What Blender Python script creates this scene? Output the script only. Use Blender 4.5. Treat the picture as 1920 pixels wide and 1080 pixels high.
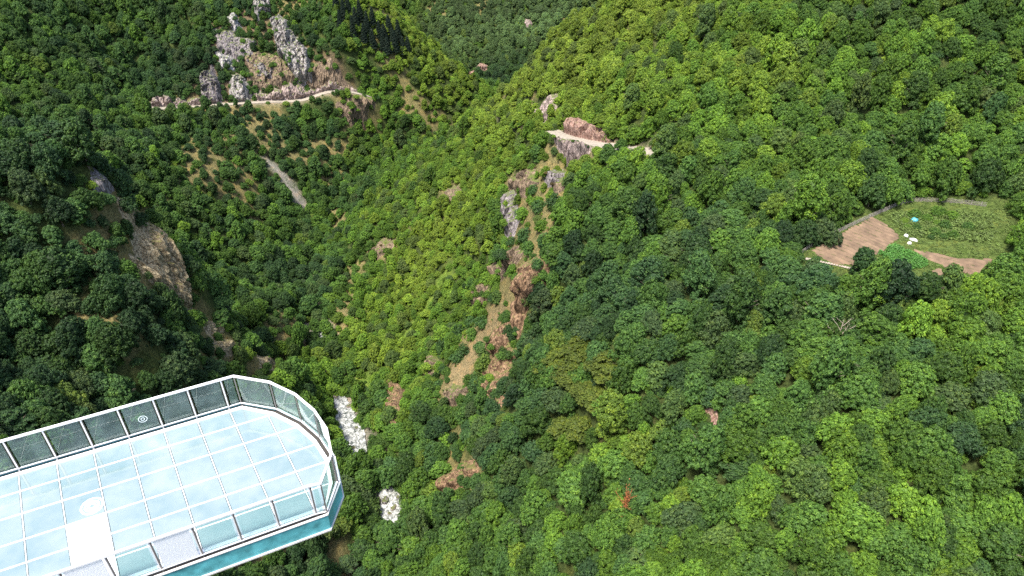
import bpy, bmesh, math, random
import numpy as np
from mathutils import Vector, Matrix

for o in list(bpy.data.objects): bpy.data.objects.remove(o)
scene = bpy.context.scene
C = scene.collection
rad = math.radians

# ---------------------------------------------------------------- camera
CZ = 200.0
FPX, PITCH = 1350.0, rad(35.03)
cam_d = bpy.data.cameras.new('camera')
cam = bpy.data.objects.new('camera', cam_d); C.objects.link(cam)
cam.location = (0, 0, CZ)
cam.rotation_euler = (math.pi/2 - PITCH, 0, 0)
cam_d.sensor_width = 36.0
cam_d.lens = 36.0*FPX/1920.0
cam_d.clip_start = 0.5; cam_d.clip_end = 4000
scene.camera = cam

# ---------------------------------------------------------------- sky and sun
SUN = Vector((-0.25, -0.33, 0.91)).normalized()
world = bpy.data.worlds.new("World"); scene.world = world; world.use_nodes = True
wn = world.node_tree.nodes; wl = world.node_tree.links
wn.clear()
sky = wn.new('ShaderNodeTexSky'); sky.sky_type = 'NISHITA'; sky.sun_disc = False
sky.sun_elevation = math.asin(SUN.z); sky.sun_rotation = math.atan2(SUN.x, SUN.y)
sky.air_density = 1.0; sky.dust_density = 3.0; sky.ozone_density = 1.0
bg = wn.new('ShaderNodeBackground'); bg.inputs[1].default_value = 0.135
wo = wn.new('ShaderNodeOutputWorld')
wl.new(sky.outputs[0], bg.inputs[0]); wl.new(bg.outputs[0], wo.inputs[0])
sun_d = bpy.data.lights.new('sun', 'SUN'); sun_d.energy = 3.1; sun_d.angle = rad(10); sun_d.color = (1.0, 0.95, 0.86)
sun_o = bpy.data.objects.new('sun', sun_d); C.objects.link(sun_o)
sun_o.rotation_euler = SUN.to_track_quat('Z', 'Y').to_euler()
scene.view_settings.view_transform = 'Standard'; scene.view_settings.look = 'None'
scene.view_settings.exposure = 1.27; scene.view_settings.gamma = 1.0
scene.cycles.max_bounces = 8; scene.cycles.diffuse_bounces = 2; scene.cycles.glossy_bounces = 2
scene.cycles.transmission_bounces = 4; scene.cycles.transparent_max_bounces = 12
scene.cycles.use_denoising = False

# ---------------------------------------------------------------- surveyed ground points (metres)
CTRL=[(-34.6,132.9,28.0),(-52.9,166.9,30.0),(-57.0,175.0,30.5),(-85.9,243.0,35.0),(-69.4,313.5,43.0),(-30.5,352.6,51.0),(-37.3,114.5,26.0),(-5.8,378.5,57.0),(-37.4,164.4,35.0),(-17.9,163.0,50.0),(-4.7,163.9,64.0),(5.9,164.9,88.0),(-55.4,240.2,42.0),(-31.5,222.0,54.0),(-10.7,200.7,68.0),(-51.1,210.6,38.0),(-29.9,200.2,46.0),(-10.2,182.0,60.0),(6.0,161.2,76.0),(-44.2,186.9,33.0),(-28.3,179.0,40.0),(-9.5,160.0,57.0),(5.5,138.7,76.0),(17.5,126.4,87.0),(28.3,119.7,93.0),(48.1,110.8,101.0),(65.7,104.1,107.0),(79.5,100.7,110.0),(92.2,97.3,113.0),(-28.4,143.5,34.0),(-8.5,127.7,48.0),(5.2,116.8,61.0),(27.1,101.7,79.0),(44.8,91.6,91.0),(60.4,84.9,99.0),(72.5,81.5,103.0),(84.4,79.0,106.0),(-28.4,113.2,28.0),(-7.7,102.7,44.0),(15.7,89.5,64.0),(33.9,79.6,79.0),(57.5,71.7,91.0),(69.3,69.1,95.0),(80.7,67.1,98.0),(19.8,159.6,95.0),(32.0,150.5,101.0),(53.4,136.8,110.0),(64.0,133.0,116.0),(97.3,155.7,117.0),(89.7,124.6,114.0),(81.9,140.1,116.5),(98.5,144.6,116.7),(105.3,137.6,118.0),(18.5,141.7,91.0),(40.4,127.4,102.0),(59.6,118.3,109.0),(77.5,110.9,112.0),(-80.5,275.2,36.0),(-57.9,264.0,53.0),(-32.5,240.7,66.0),(-10.9,215.5,80.0),(6.4,188.6,95.0),(20.6,174.2,103.0),(33.4,165.2,108.0),(57.3,154.5,114.0),(-50.1,277.0,60.0),(-36.0,279.4,70.0),(-24.8,285.0,76.0),(-11.8,245.0,86.0),(6.8,210.6,102.0),(22.0,195.6,109.0),(35.3,182.7,115.0),(60.9,172.0,120.0),(84.1,163.4,124.0),(103.7,161.2,125.0),(121.2,156.9,127.0),(-12.6,268.2,90.0),(-2.1,267.2,98.0),(7.7,248.9,105.0),(24.0,222.7,115.0),(37.2,201.7,123.0),(62.9,186.0,129.0),(87.7,178.1,132.0),(108.0,175.5,133.0),(15.8,268.6,118.0),(26.0,252.2,123.0),(41.1,232.6,129.0),(66.9,206.3,137.0),(91.1,193.2,141.0),(110.0,186.7,143.0),(40.9,262.0,137.0),(51.7,251.6,140.0),(71.8,230.7,145.0),(95.0,209.7,150.0),(114.0,201.3,152.0),(131.1,192.9,154.0),(126.4,175.1,140.0),(-99.2,243.3,40.0),(-114.7,231.1,48.0),(-118.7,251.4,60.0),(-130.9,235.3,69.0),(-104.5,269.4,50.0),(-92.2,277.7,40.0),(-87.8,296.1,49.0),(-109.0,294.5,63.0),(-123.9,275.1,72.0),(-138.1,260.1,79.0),(-148.5,242.9,87.0),(-164.9,227.8,94.0),(-168.4,288.2,90.0),(-188.5,272.4,96.0),(-164.0,308.5,81.0),(-137.6,320.3,79.0),(-115.9,329.1,77.0),(-92.6,336.5,75.0),(-73.4,343.4,73.0),(-117.6,347.2,94.0),(-120.2,369.0,112.0),(-183.3,327.5,100.0),(-189.5,352.3,116.0),(-195.4,294.8,110.0),(-203.1,318.7,124.0),(-151.5,337.4,97.0),(-155.8,360.7,114.0),(-71.3,372.1,110.0),(-87.3,354.4,102.0),(-81.7,343.7,90.0),(-53.9,372.5,97.0),(-44.4,376.7,85.0),(-28.2,376.0,74.0),(-11.5,377.4,61.0),(-43.5,353.6,65.0),(-61.5,338.8,54.0),(-18.3,405.6,61.0),(-27.6,408.8,63.0),(6.0,399.8,63.0),(27.8,423.0,77.0),(60.4,448.7,93.0),(-19.2,452.9,92.0),(-18.7,426.4,76.0),(-50.7,437.6,79.0),(-72.6,452.2,86.0),(-58.3,457.1,91.0),(12.6,438.1,85.0),(-89.8,119.7,93.0),(-81.6,125.3,88.0),(-84.0,134.9,93.0),(-93.2,131.3,99.0),(-97.3,144.4,105.0),(-100.1,156.2,113.0),(-102.7,163.2,119.0),(-93.3,169.5,99.0),(-92.8,165.5,84.0),(-90.6,160.8,80.0),(-82.6,160.2,69.0),(-78.0,165.0,61.0),(-72.7,169.4,53.0),(-62.1,171.0,38.0),(-102.3,115.2,97.0),(-109.1,136.8,110.0),(-109.0,143.7,120.0),(-77.9,141.0,74.0),(-76.4,122.7,54.0),(-69.9,145.2,50.0),(-81.4,110.9,68.0),(-83.8,99.1,82.0),(-76.3,94.7,63.0),(-59.8,104.8,44.0),(-46.1,121.3,34.0),(-49.7,139.5,34.0),(-77.6,77.3,85.0),(-69.0,99.5,52.0),(-88.0,196.0,50.0),(-78.0,178.0,40.0),(-100.0,185.0,55.0),(-112.0,200.0,58.0),(-135.0,222.0,68.0),(-165.0,240.0,88.0),(30.0,345.0,75.0),(60.0,360.0,85.0),(35.0,385.0,56.0),(120.0,350.0,120.0),(-20.0,318.0,62.0),(-45.0,300.0,62.0),(70.0,420.0,62.0),(120.0,440.0,95.0),(150.0,300.0,150.0),(220.0,300.0,175.0),(230.0,220.0,160.0),(220.0,120.0,140.0),(200.0,0.0,130.0),(60.0,0.0,92.0),(20.0,20.0,60.0),(0.0,60.0,36.0),(-15.0,60.0,29.0),(-20.0,30.0,26.0),(-20.0,-40.0,25.0),(60.0,-60.0,95.0),(200.0,-60.0,140.0),(320.0,0.0,175.0),(320.0,200.0,200.0),(320.0,400.0,215.0),(200.0,420.0,190.0),(-110.0,-60.0,195.0),(-110.0,0.0,190.0),(-70.0,-20.0,190.0),(-70.0,-60.0,190.0),(-42.0,-10.0,184.0),(-40.0,4.0,181.0),(-75.0,20.0,168.0),(-42.0,25.0,110.0),(-60.0,40.0,120.0),(-90.0,50.0,130.0),(-130.0,60.0,150.0),(-200.0,0.0,200.0),(-300.0,0.0,220.0),(-160.0,120.0,150.0),(-240.0,150.0,180.0),(-320.0,200.0,210.0),(-320.0,350.0,180.0),(-250.0,330.0,130.0),(-300.0,500.0,210.0),(-30.0,10.0,85.0),(-32.0,-20.0,85.0),(-200.0,450.0,170.0),(-120.0,470.0,155.0),(-60.0,470.0,95.0),(-90.0,540.0,70.0),(-100.0,620.0,75.0),(-160.0,640.0,110.0),(-140.0,700.0,120.0),(-60.0,680.0,110.0),(-60.0,600.0,120.0),(0.0,600.0,150.0),(80.0,620.0,185.0),(160.0,600.0,190.0),(250.0,560.0,200.0),(0.0,740.0,190.0),(200.0,740.0,230.0),(-200.0,740.0,190.0),(-320.0,740.0,240.0),(320.0,740.0,260.0),(320.0,560.0,230.0)]
ROCKS=[('grey',5,'pale grey crag with vertical streaks high above the left mountain road',[(-116.0,360.7),(-111.9,361.6),(-107.0,356.1),(-98.8,348.9),(-97.6,343.1),(-102.5,341.7),(-106.8,343.7),(-110.7,347.8)]),
('white',3,'small white rock face near the top of the left mountain',[(-137.0,357.2),(-134.1,361.1),(-130.4,356.3),(-132.9,353.5)]),
('white',4,'white broken rock face halfway up the left mountain',[(-138.4,341.0),(-134.4,342.9),(-131.6,339.5),(-132.5,336.1),(-137.2,336.9)]),
('dark',5,'tall dark grey rock pillar standing beside the left mountain road',[(-144.4,331.0),(-140.1,333.9),(-137.1,331.4),(-134.9,322.7),(-142.3,320.2)]),
('grey',4,'narrow grey rock face rising between bushes above the left road',[(-132.0,334.8),(-127.1,336.6),(-124.5,331.0),(-125.1,326.1),(-130.0,324.4)]),
('grey',4,'rock knob cut by the top edge above the left mountain',[(-126.7,368.8),(-118.9,370.7),(-119.2,365.0),(-123.8,362.2)]),
('pink',3.5,'low pale rock wall along the middle of the left mountain road',[(-119.5,332.5),(-109.6,337.5),(-98.8,339.3),(-97.0,336.4),(-119.0,328.2)]),
('pink',4,'slanting streaked rock slab at the right end of the left road',[(-96.0,340.1),(-87.4,342.9),(-79.8,344.1),(-74.2,344.7),(-75.1,341.5),(-95.0,336.2)]),
('pink',3.5,'pinkish rock cutting at the left end of the left mountain road',[(-163.9,312.2),(-160.4,319.2),(-150.2,319.8),(-144.1,322.9),(-142.9,318.9),(-158.9,313.0)]),
('dark',3,'small dark crag among bushes in the middle of the left cliffs',[(-124.4,341.8),(-119.3,343.6),(-113.5,342.9),(-115.0,338.5),(-121.6,337.2)]),
('pinkred',4,'pink and red rock cutting above the bend of the right dirt road',[(16.8,214.4),(20.1,219.3),(23.7,211.8),(28.1,200.8),(27.0,198.1),(21.7,204.6)]),
('pink',3,'pale purple rock face dropping below the right dirt road',[(14.3,208.3),(19.7,202.6),(24.6,198.2),(21.4,196.1),(17.8,197.4),(15.6,202.2)]),
('pink',2.5,'small pinkish rock face left of the right road bend',[(8.0,246.2),(10.9,246.6),(14.6,245.1),(14.6,238.5),(11.3,236.6)]),
('brown',2.5,'brown rock knob above the upper end of the rocky rib',[(0.0,211.7),(2.1,212.4),(6.4,207.2),(7.3,201.4),(3.0,204.0)]),
('dark',3,'narrow grey rock pinnacle on the upper part of the rocky rib',[(-1.7,204.3),(-0.7,208.3),(1.4,207.4),(1.7,198.9),(0.3,194.8),(-1.5,199.1)]),
('dark',2.5,'dark purple rock step just below the purple rock face',[(10.7,199.3),(13.5,198.7),(15.6,195.9),(14.2,192.4),(11.5,194.3)]),
('ochre',5,'large ochre rock tower halfway down the rocky rib',[(1.8,166.6),(3.9,168.4),(6.5,168.5),(8.8,164.3),(7.4,162.3),(4.8,162.7),(2.1,163.3)]),
('brown',3,'small pale rock fin left of the large ochre rock tower',[(-12.6,190.6),(-10.9,193.8),(-8.3,191.0),(-7.4,184.6),(-9.9,184.5)]),
('ochre',4.5,'tall red-brown rock wall near the foot of the rocky rib',[(-5.9,156.8),(-4.0,161.1),(-0.9,160.8),(0.9,154.4),(-0.6,149.9),(-2.9,143.1),(-5.4,148.1)]),
('ochre',4,'steep yellow-brown rock bluff above the bend of the river',[(-40.4,174.9),(-38.3,178.5),(-35.4,173.5),(-33.7,160.2),(-35.9,158.4),(-38.4,163.7)]),
('brown',3,'tan rock shelf on the rocky rib above the bare gully',[(-5.8,193.3),(-2.7,190.2),(2.5,180.0),(2.2,175.7),(-1.6,181.7)]),
('brown',2.5,'small brown crag left of the bare gully',[(-29.6,181.4),(-26.4,183.3),(-23.4,178.8),(-24.0,173.5),(-28.0,176.2)]),
('brown',1.8,'flat brown rock patch among bushes on the spur slope',[(-56.6,247.1),(-52.4,248.3),(-45.9,244.3),(-47.1,242.1),(-52.7,242.1)]),
('ochre',2.5,'small red rock stub just below the large ochre tower',[(0.0,165.7),(1.8,164.0),(3.0,161.7),(1.8,160.3),(0.3,162.7)]),
('pinkred',1.8,'low reddish rock bank at the far end of the right dirt road',[(29.4,195.8),(34.1,190.2),(38.7,186.5),(37.4,184.9),(32.6,189.4)]),
('brown',2.5,'brown rock ledge at the bottom of the bare gully',[(-20.1,159.9),(-17.5,161.1),(-12.3,158.0),(-13.5,155.0),(-17.5,156.1)]),
('pinkred',0.9,'small pink rock showing between the crowns on the right slope',[(40.1,106.1),(41.2,106.5),(41.7,104.6),(41.1,103.3),(40.4,104.4)]),
('ochre',3,'small ochre rock face among trees below the rocky rib',[(-20.3,136.1),(-17.9,137.4),(-13.9,135.0),(-14.4,131.5),(-17.9,132.2)]),
('ochre',2.5,'small orange rock step above the lower ochre rock face',[(-13.6,135.9),(-11.2,135.2),(-9.5,131.2),(-11.6,131.5)]),
('tan',3,'big tan crag on the crest of the near left ridge',[(-97.4,161.9),(-97.0,167.5),(-95.4,169.7),(-93.7,167.8),(-92.0,166.8),(-90.8,164.4),(-89.9,159.7),(-91.2,155.4),(-93.1,153.0),(-95.4,152.4)]),
('tan',2.5,'small tan rock tooth above the big tan crag',[(-100.2,161.9),(-100.2,166.3),(-98.9,165.5),(-97.9,161.4),(-98.4,159.2)]),
('tan',2.5,'pale rounded boulder on the near left ridge crest',[(-86.5,161.0),(-86.4,164.7),(-85.3,166.3),(-84.3,162.4),(-84.5,157.9)]),
('tan',2,'low tan ledge below the pale rounded boulder',[(-83.4,155.5),(-82.7,162.0),(-80.5,161.1),(-80.5,156.5),(-81.7,152.4)]),
('tan',2,'small pale crag at the lower end of the near left ridge',[(-75.7,164.3),(-81.8,183.6),(-80.4,184.3),(-72.9,164.3),(-74.4,161.3)]),
('pinkred',2.5,'pinkish roadside rock cut deep in the far valley',[(-25.2,411.0),(-22.8,414.3),(-17.3,414.8),(-14.1,411.9),(-16.0,410.9),(-20.9,410.5)]),
('pink',1.5,'tiny bare rock patch high on the far hill',[(6.3,436.4),(8.2,439.5),(10.7,438.3),(10.7,435.1)]),
('brown',2.5,'brown bare rock slope just below the end of the left road',[(-82.5,334.5),(-74.2,340.5),(-67.4,344.0),(-68.9,340.5),(-77.5,334.2)]),
('dark',2,'small grey crag at the upper left edge of the near left ridge',[(-102.8,159.7),(-103.1,163.3),(-101.9,163.3),(-101.3,159.7),(-101.9,157.7)]),
('brown',2.2,'reddish brown crag on the spur slope under the crest',[(-25.6,239.7),(-22.8,243.1),(-19.4,240.1),(-19.9,235.0),(-23.3,235.1)]),
('brown',2,'small brown rock hidden among bushes right of the red rock wall',[(12.7,192.1),(14.5,191.5),(15.1,186.4),(13.3,186.3)]),
('brown',2,'broad brown cliff face between the white rock face and the streaked crag',[(-125.7,346.1),(-112.2,346.7),(-105.5,340.5),(-116.5,335.2),(-124.0,335.1)]),
('brown',2,'brown cliff ledges between the streaked crag and the slanting slab',[(-94.3,344.6),(-82.8,344.7),(-79.2,344.4),(-89.3,339.8),(-98.1,341.0)]),
('dark',1.8,'dark brown cliff ledges just below the small white rock face',[(-140.8,348.9),(-135.1,352.1),(-125.2,350.3),(-123.1,343.7),(-130.7,343.4),(-137.7,343.5)])]
BARE=[('dry',0.1,[(6.7,208.8),(15.8,193.4),(14.4,178.2),(8.8,166.3),(1.5,163.1),(-8.6,159.4),(-15.8,154.2),(-24.6,160.8),(-22.2,173.1),(-15.6,183.2),(-4.9,179.1),(-2.5,190.6),(-4.4,207.9),(-2.7,219.4)]),
('soil',0.0,[(-6.5,176.3),(-1.6,166.3),(-9.6,163.7),(-16.3,158.0),(-19.8,161.4),(-18.3,168.5),(-11.6,174.2)]),
('dry',0.2,[(11.9,215.4),(16.5,207.8),(25.1,196.5),(18.7,190.9),(12.7,192.1),(6.7,205.0)]),
('dry',0.3,[(-101.2,155.9),(-139.1,234.0),(-130.1,230.9),(-91.4,167.3),(-86.9,164.7),(-80.7,161.8),(-76.9,152.9),(-77.8,136.2),(-86.2,149.2),(-91.0,142.3),(-98.4,140.0)]),
('dry',0.35,[(-81.5,164.3),(-78.9,190.8),(-69.8,168.5),(-76.9,152.9)]),
('dry',0.3,[(-92.4,309.9),(-80.3,314.1),(-79.4,301.1),(-87.9,296.5)]),
('dry',0.25,[(-134.9,242.1),(-129.6,245.5),(-129.5,236.7),(-133.4,236.1)]),
('grass',0.3,[(-142.7,283.6),(-138.7,289.2),(-117.5,261.7),(-110.4,252.9),(-114.8,248.5),(-123.3,257.0)]),
('crag',0.55,[(-142.8,355.1),(-127.8,369.1),(-117.3,367.6),(-96.1,349.3),(-71.0,344.4),(-164.6,310.2),(-145.7,328.3)]),
('dry',0.55,[(-87.5,335.8),(-68.9,344.4),(-62.8,340.6),(-82.7,329.5)]),
('grass',0.25,[(-42.5,196.7),(-32.4,207.7),(-22.8,216.3),(-18.5,208.3),(-30.0,202.1),(-39.1,192.4)]),
('dry',0.45,[(-58.6,248.6),(-46.5,246.0),(-36.8,239.1),(-41.1,236.8),(-52.8,238.1)]),
('scree',0.0,[(-113.6,294.7),(-108.0,294.9),(-99.2,291.7),(-91.5,286.9),(-92.1,283.1),(-95.9,283.4),(-101.8,288.2),(-108.4,291.4)]),
('dry',0.4,[(-132.5,317.6),(-120.5,315.5),(-106.4,302.1),(-112.3,291.0),(-126.1,302.7)]),
('dry',0.4,[(-134.3,265.0),(-122.1,267.3),(-122.4,252.7),(-130.9,253.6)]),
('dry',0.3,[(-29.2,255.4),(-17.7,240.6),(-21.4,230.7),(-28.1,239.3)]),
('dry',0.3,[(-21.6,140.4),(-11.9,137.6),(-7.1,128.8),(-14.5,128.2)]),
('soil',0.3,[(71.4,116.8),(75.1,115.5),(73.1,112.7),(70.2,114.6)]),
('grass',0.0,[(62.6,132.6),(71.5,138.4),(85.5,149.3),(95.9,155.9),(104.8,151.8),(114.7,146.1),(100.8,117.3),(88.6,121.8),(83.4,125.9),(76.4,125.4),(68.2,127.9)]),
('grass',0.1,[(-59.9,189.7),(-50.3,188.7),(-47.1,179.3),(-56.6,181.3)]),
('dry',0.3,[(-75.9,94.2),(-69.2,105.6),(-58.6,126.5),(-46.7,124.0),(-54.9,112.3),(-65.1,94.6),(-70.5,83.1)]),
('dry',0.3,[(-101.5,143.6),(-98.3,145.5),(-91.3,140.7),(-98.4,134.5)])]
FIELDS=[('ploughed',[(65.0,133.8),(71.3,137.7),(84.6,147.8),(86.7,145.0),(88.1,139.9),(80.3,133.0),(73.2,128.3),(68.5,128.9)]),
('soil',[(87.9,136.6),(93.8,133.4),(102.7,129.6),(100.2,124.4),(94.3,127.7),(90.2,132.5)]),
('soil',[(89.3,128.3),(91.9,129.3),(99.4,122.7),(96.9,117.8),(89.7,124.0)]),
('crops',[(79.9,133.1),(85.0,136.9),(90.5,131.7),(89.3,129.8),(85.1,128.3),(80.9,131.3)]),
('crops2',[(89.1,148.9),(92.9,151.1),(100.9,149.3),(109.4,143.9),(105.2,134.9),(96.0,138.5),(90.0,141.4),(88.9,144.7)])]
PTS={'river':[(-85.9,243.0),(-70.0,206.1),(-63.1,189.2),(-57.1,175.5),(-53.2,166.2),(-48.5,156.3),(-41.5,145.4),(-36.1,137.3),(-34.1,130.3),(-35.8,121.1),(-37.7,109.5)],
'gorge':[(-85.9,243.0),(-76.1,279.4),(-69.3,313.3),(-30.5,352.5),(-4.2,276.5)],
'road_left':[(-168.8,279.8),(-164.2,308.9),(-152.4,314.2),(-137.4,319.4),(-122.4,326.1),(-106.9,332.6),(-92.6,336.8),(-73.3,342.9),(-58.8,350.5),(-46.1,356.2)],
'road_right':[(-3.1,266.1),(7.4,239.4),(12.8,220.2),(16.6,210.6),(21.7,202.9),(27.3,196.2),(32.4,189.4),(37.1,184.3),(46.9,176.6),(60.6,170.4),(73.9,162.4)],
'fence':[(63.1,133.3),(70.3,137.6),(78.1,143.2),(86.8,149.2),(95.9,155.6),(102.0,152.3),(109.4,146.7)],
'conifer':[(-85.0,363.0),(-81.3,360.7),(-79.4,363.8),(-76.0,360.5),(-74.2,363.9),(-70.7,360.8),(-68.4,364.2),(-65.4,362.3),(-63.0,362.1),(-61.0,365.6),(-59.0,362.4),(-56.6,365.9),(-54.6,363.6),(-58.1,361.1),(-76.8,355.8),(-68.4,358.5),(-63.6,359.6),(-72.1,357.3),(-82.3,355.0),(-52.2,364.6),(-80.8,367.0),(-61.6,358.9)],
'bushrib':[(-5.7,177.7),(6.7,163.6),(-13.1,183.3),(-15.0,171.1),(-9.1,174.5),(-17.0,169.4),(-9.7,167.1),(3.9,182.0),(7.9,186.4),(0.0,191.7),(-3.3,179.9),(8.9,170.0),(3.3,195.3),(12.2,180.6),(-21.8,172.6),(-23.3,166.1),(-8.6,156.1),(-17.2,185.0),(-22.1,185.4),(6.6,198.5)],
'bushleft':[(-97.6,164.8),(-99.2,151.8),(-97.3,150.6),(-88.7,145.4),(-87.0,148.0),(-98.4,162.8),(-96.5,144.4),(-85.5,151.0),(-131.2,235.7),(-78.6,145.8),(-82.1,147.5),(-100.4,155.9)],
'fieldtrees':[(72.8,125.4),(75.6,114.9)],
'spine':[(14.7,196.3),(12.5,189.4),(8.6,185.3),(6.2,180.5),(7.5,171.6),(2.5,192.8),(0.0,187.0),(-3.3,184.0),(2.3,162.6),(-0.8,163.4),(-3.9,162.8),(-7.1,161.2),(-11.1,159.5),(-14.6,158.2),(-17.6,157.1),(-21.3,163.1),(-18.3,168.5),(-15.2,174.9),(-11.9,179.8),(9.6,193.6),(4.2,200.6)],
'olive':[(13.4,128.0),(19.5,120.5),(15.5,118.5),(10.6,134.5),(23.0,122.7),(17.7,131.4)],
'dead':[(23.2,94.7),(63.5,108.8),(47.1,229.9)],
'tarp':[(94.1,146.9)],
'sacks':[(89.4,140.5),(90.4,138.9),(88.9,137.6)],
'boulders':[(-54.3,174.0),(-50.2,164.2),(-48.9,177.0),(-50.3,178.8),(-49.7,155.6),(-46.5,175.6),(-36.9,136.3),(-34.2,134.2),(-34.6,129.5),(-33.5,137.3),(-36.1,127.3),(-48.0,173.7),(-30.1,127.3),(-59.7,178.5),(-35.2,132.5),(-51.5,179.6)]}
rng = np.random.default_rng(11)
random.seed(5)

# ---------------------------------------------------------------- small helpers
def tag(o, label=None, cat=None, group=None, kind=None):
    if label: o['label'] = label
    if cat: o['category'] = cat
    if group: o['group'] = group
    if kind: o['kind'] = kind
    return o

def empty(name, loc, rz=0.0):
    o = bpy.data.objects.new(name, None); C.objects.link(o)
    o.location = loc; o.rotation_euler = (0, 0, rz); o.empty_display_size = 0.3
    return o

def mesh_np(name, V, Fc, mat, parent=None, smooth=False, face_rnd=None, link=True):
    """V (n,3) and Fc (m,k) faces all of k corners."""
    V = np.asarray(V, np.float32); Fc = np.asarray(Fc, np.int32)
    me = bpy.data.meshes.new(name)
    m, k = Fc.shape
    me.vertices.add(len(V)); me.vertices.foreach_set('co', V.ravel())
    me.loops.add(m*k); me.loops.foreach_set('vertex_index', Fc.ravel())
    me.polygons.add(m)
    me.polygons.foreach_set('loop_start', np.arange(0, m*k, k, dtype=np.int32))
    me.polygons.foreach_set('loop_total', np.full(m, k, np.int32))
    me.update(calc_edges=True)
    me.polygons.foreach_set('use_smooth', np.full(m, smooth))
    if face_rnd is not None:
        at = me.attributes.new('rnd', 'FLOAT', 'FACE'); at.data.foreach_set('value', np.asarray(face_rnd, np.float32))
    if mat: me.materials.append(mat)
    o = bpy.data.objects.new(name, me)
    if link: C.objects.link(o)
    if parent is not None: o.parent = parent
    return o

class MB:
    """collects boxes, bars and tubes, builds ONE mesh object"""
    def __init__(s): s.v = []; s.f = []
    def add(s, vs, fs):
        b = len(s.v); s.v += [tuple(map(float, q)) for q in vs]; s.f += [tuple(b+i for i in q) for q in fs]
    def box(s, a, b):
        x0, y0, z0 = a; x1, y1, z1 = b
        s.add([(x0,y0,z0),(x1,y0,z0),(x1,y1,z0),(x0,y1,z0),(x0,y0,z1),(x1,y0,z1),(x1,y1,z1),(x0,y1,z1)],
              [(0,3,2,1),(4,5,6,7),(0,1,5,4),(1,2,6,5),(2,3,7,6),(3,0,4,7)])
    def bar(s, a, b, w, h=None, up=(0,0,1)):
        a = Vector(a); b = Vector(b); d = (b-a).normalized(); h = h or w
        u = Vector(up)
        if abs(d.dot(u)) > .98: u = Vector((1,0,0))
        x = d.cross(u).normalized()*w/2; y = x.cross(d).normalized()*h/2
        s.add([a-x-y, a+x-y, a+x+y, a-x+y, b-x-y, b+x-y, b+x+y, b-x+y],
              [(0,3,2,1),(4,5,6,7),(0,1,5,4),(1,2,6,5),(2,3,7,6),(3,0,4,7)])
    def tube(s, pts, rs, n=7, cap=True):
        pts = [Vector(p) for p in pts]; rings = []
        if not hasattr(rs, '__len__'): rs = [rs]*len(pts)
        base = len(s.v)
        for i, p in enumerate(pts):
            d = (pts[min(i+1, len(pts)-1)]-pts[max(i-1, 0)]).normalized()
            u = Vector((0,0,1)) if abs(d.z) < .9 else Vector((1,0,0))
            x = d.cross(u).normalized(); y = x.cross(d)
            for k in range(n):
                a = 2*math.pi*k/n
                s.v.append(tuple(p+(x*math.cos(a)+y*math.sin(a))*rs[i]))
        for i in range(len(pts)-1):
            for k in range(n):
                s.f.append((base+i*n+k, base+i*n+(k+1) % n, base+(i+1)*n+(k+1) % n, base+(i+1)*n+k))
        if cap:
            s.f.append(tuple(base+k for k in range(n))[::-1])
            s.f.append(tuple(base+(len(pts)-1)*n+k for k in range(n)))
    def build(s, name, mat, parent=None, smooth=False, bevel=0):
        me = bpy.data.meshes.new(name); me.from_pydata(s.v, [], s.f); me.materials.append(mat)
        if smooth: me.polygons.foreach_set('use_smooth', np.ones(len(me.polygons), bool))
        o = bpy.data.objects.new(name, me); C.objects.link(o)
        if parent is not None: o.parent = parent
        if bevel:
            b = o.modifiers.new('bevel', 'BEVEL'); b.width = bevel; b.segments = 2
        return o

# ---------------------------------------------------------------- noise
_P = rng.random((256, 256)).astype(np.float64)
def vnoise(x, y):
    xi = np.floor(x).astype(int); yi = np.floor(y).astype(int); fx = x-xi; fy = y-yi
    fx = fx*fx*(3-2*fx); fy = fy*fy*(3-2*fy)
    a = _P[xi & 255, yi & 255]; b = _P[(xi+1) & 255, yi & 255]; c = _P[xi & 255, (yi+1) & 255]; d = _P[(xi+1) & 255, (yi+1) & 255]
    return (a*(1-fx)+b*fx)*(1-fy)+(c*(1-fx)+d*fx)*fy
def fbm(x, y, o=4):
    s = 0; a = .5; t = 0
    for i in range(o):
        s = s+a*(vnoise(x+i*37.1, y+i*11.7)-.5)*2; t += a; a *= .5; x = x*2.03; y = y*2.03
    return s/t
def in_poly(px, py, poly):
    c = np.zeros(np.shape(px), bool); n = len(poly)
    for i in range(n):
        x0, y0 = poly[i]; x1, y1 = poly[(i+1) % n]
        if y0 == y1: continue
        c ^= ((y0 > py) != (y1 > py)) & (px < (x1-x0)*(py-y0)/(y1-y0)+x0)
    return c
def edge_dist(px, py, poly, closed=True):
    """distance to polyline, plus parameter along it"""
    best = np.full(np.shape(px), 1e9); par = np.zeros(np.shape(px)); n = len(poly)
    for i in range(n if closed else n-1):
        x0, y0 = poly[i][:2]; x1, y1 = poly[(i+1) % n][:2]
        dx, dy = x1-x0, y1-y0; L = dx*dx+dy*dy+1e-9
        t = np.clip(((px-x0)*dx+(py-y0)*dy)/L, 0, 1)
        d = np.hypot(px-x0-t*dx, py-y0-t*dy)
        m = d < best; best = np.where(m, d, best); par = np.where(m, i+t, par)
    return best, par
def sstep(a, b, x):
    t = np.clip((x-a)/(np.asarray(b)-a), 0, 1); return t*t*(3-2*t)
def smooth_line(pts, step=1.0, it=3):
    p = np.array(pts, float)
    for _ in range(it):
        q = np.empty((len(p)*2-2, p.shape[1])); q[0::2] = p[:-1]*.75+p[1:]*.25; q[1::2] = p[:-1]*.25+p[1:]*.75
        p = np.vstack([p[:1], q, p[-1:]])
    d = np.r_[0, np.cumsum(np.linalg.norm(np.diff(p[:, :2], axis=0), axis=1))]
    s = np.arange(0, d[-1], step)
    return np.stack([np.interp(s, d, p[:, k]) for k in range(p.shape[1])], 1)

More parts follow.
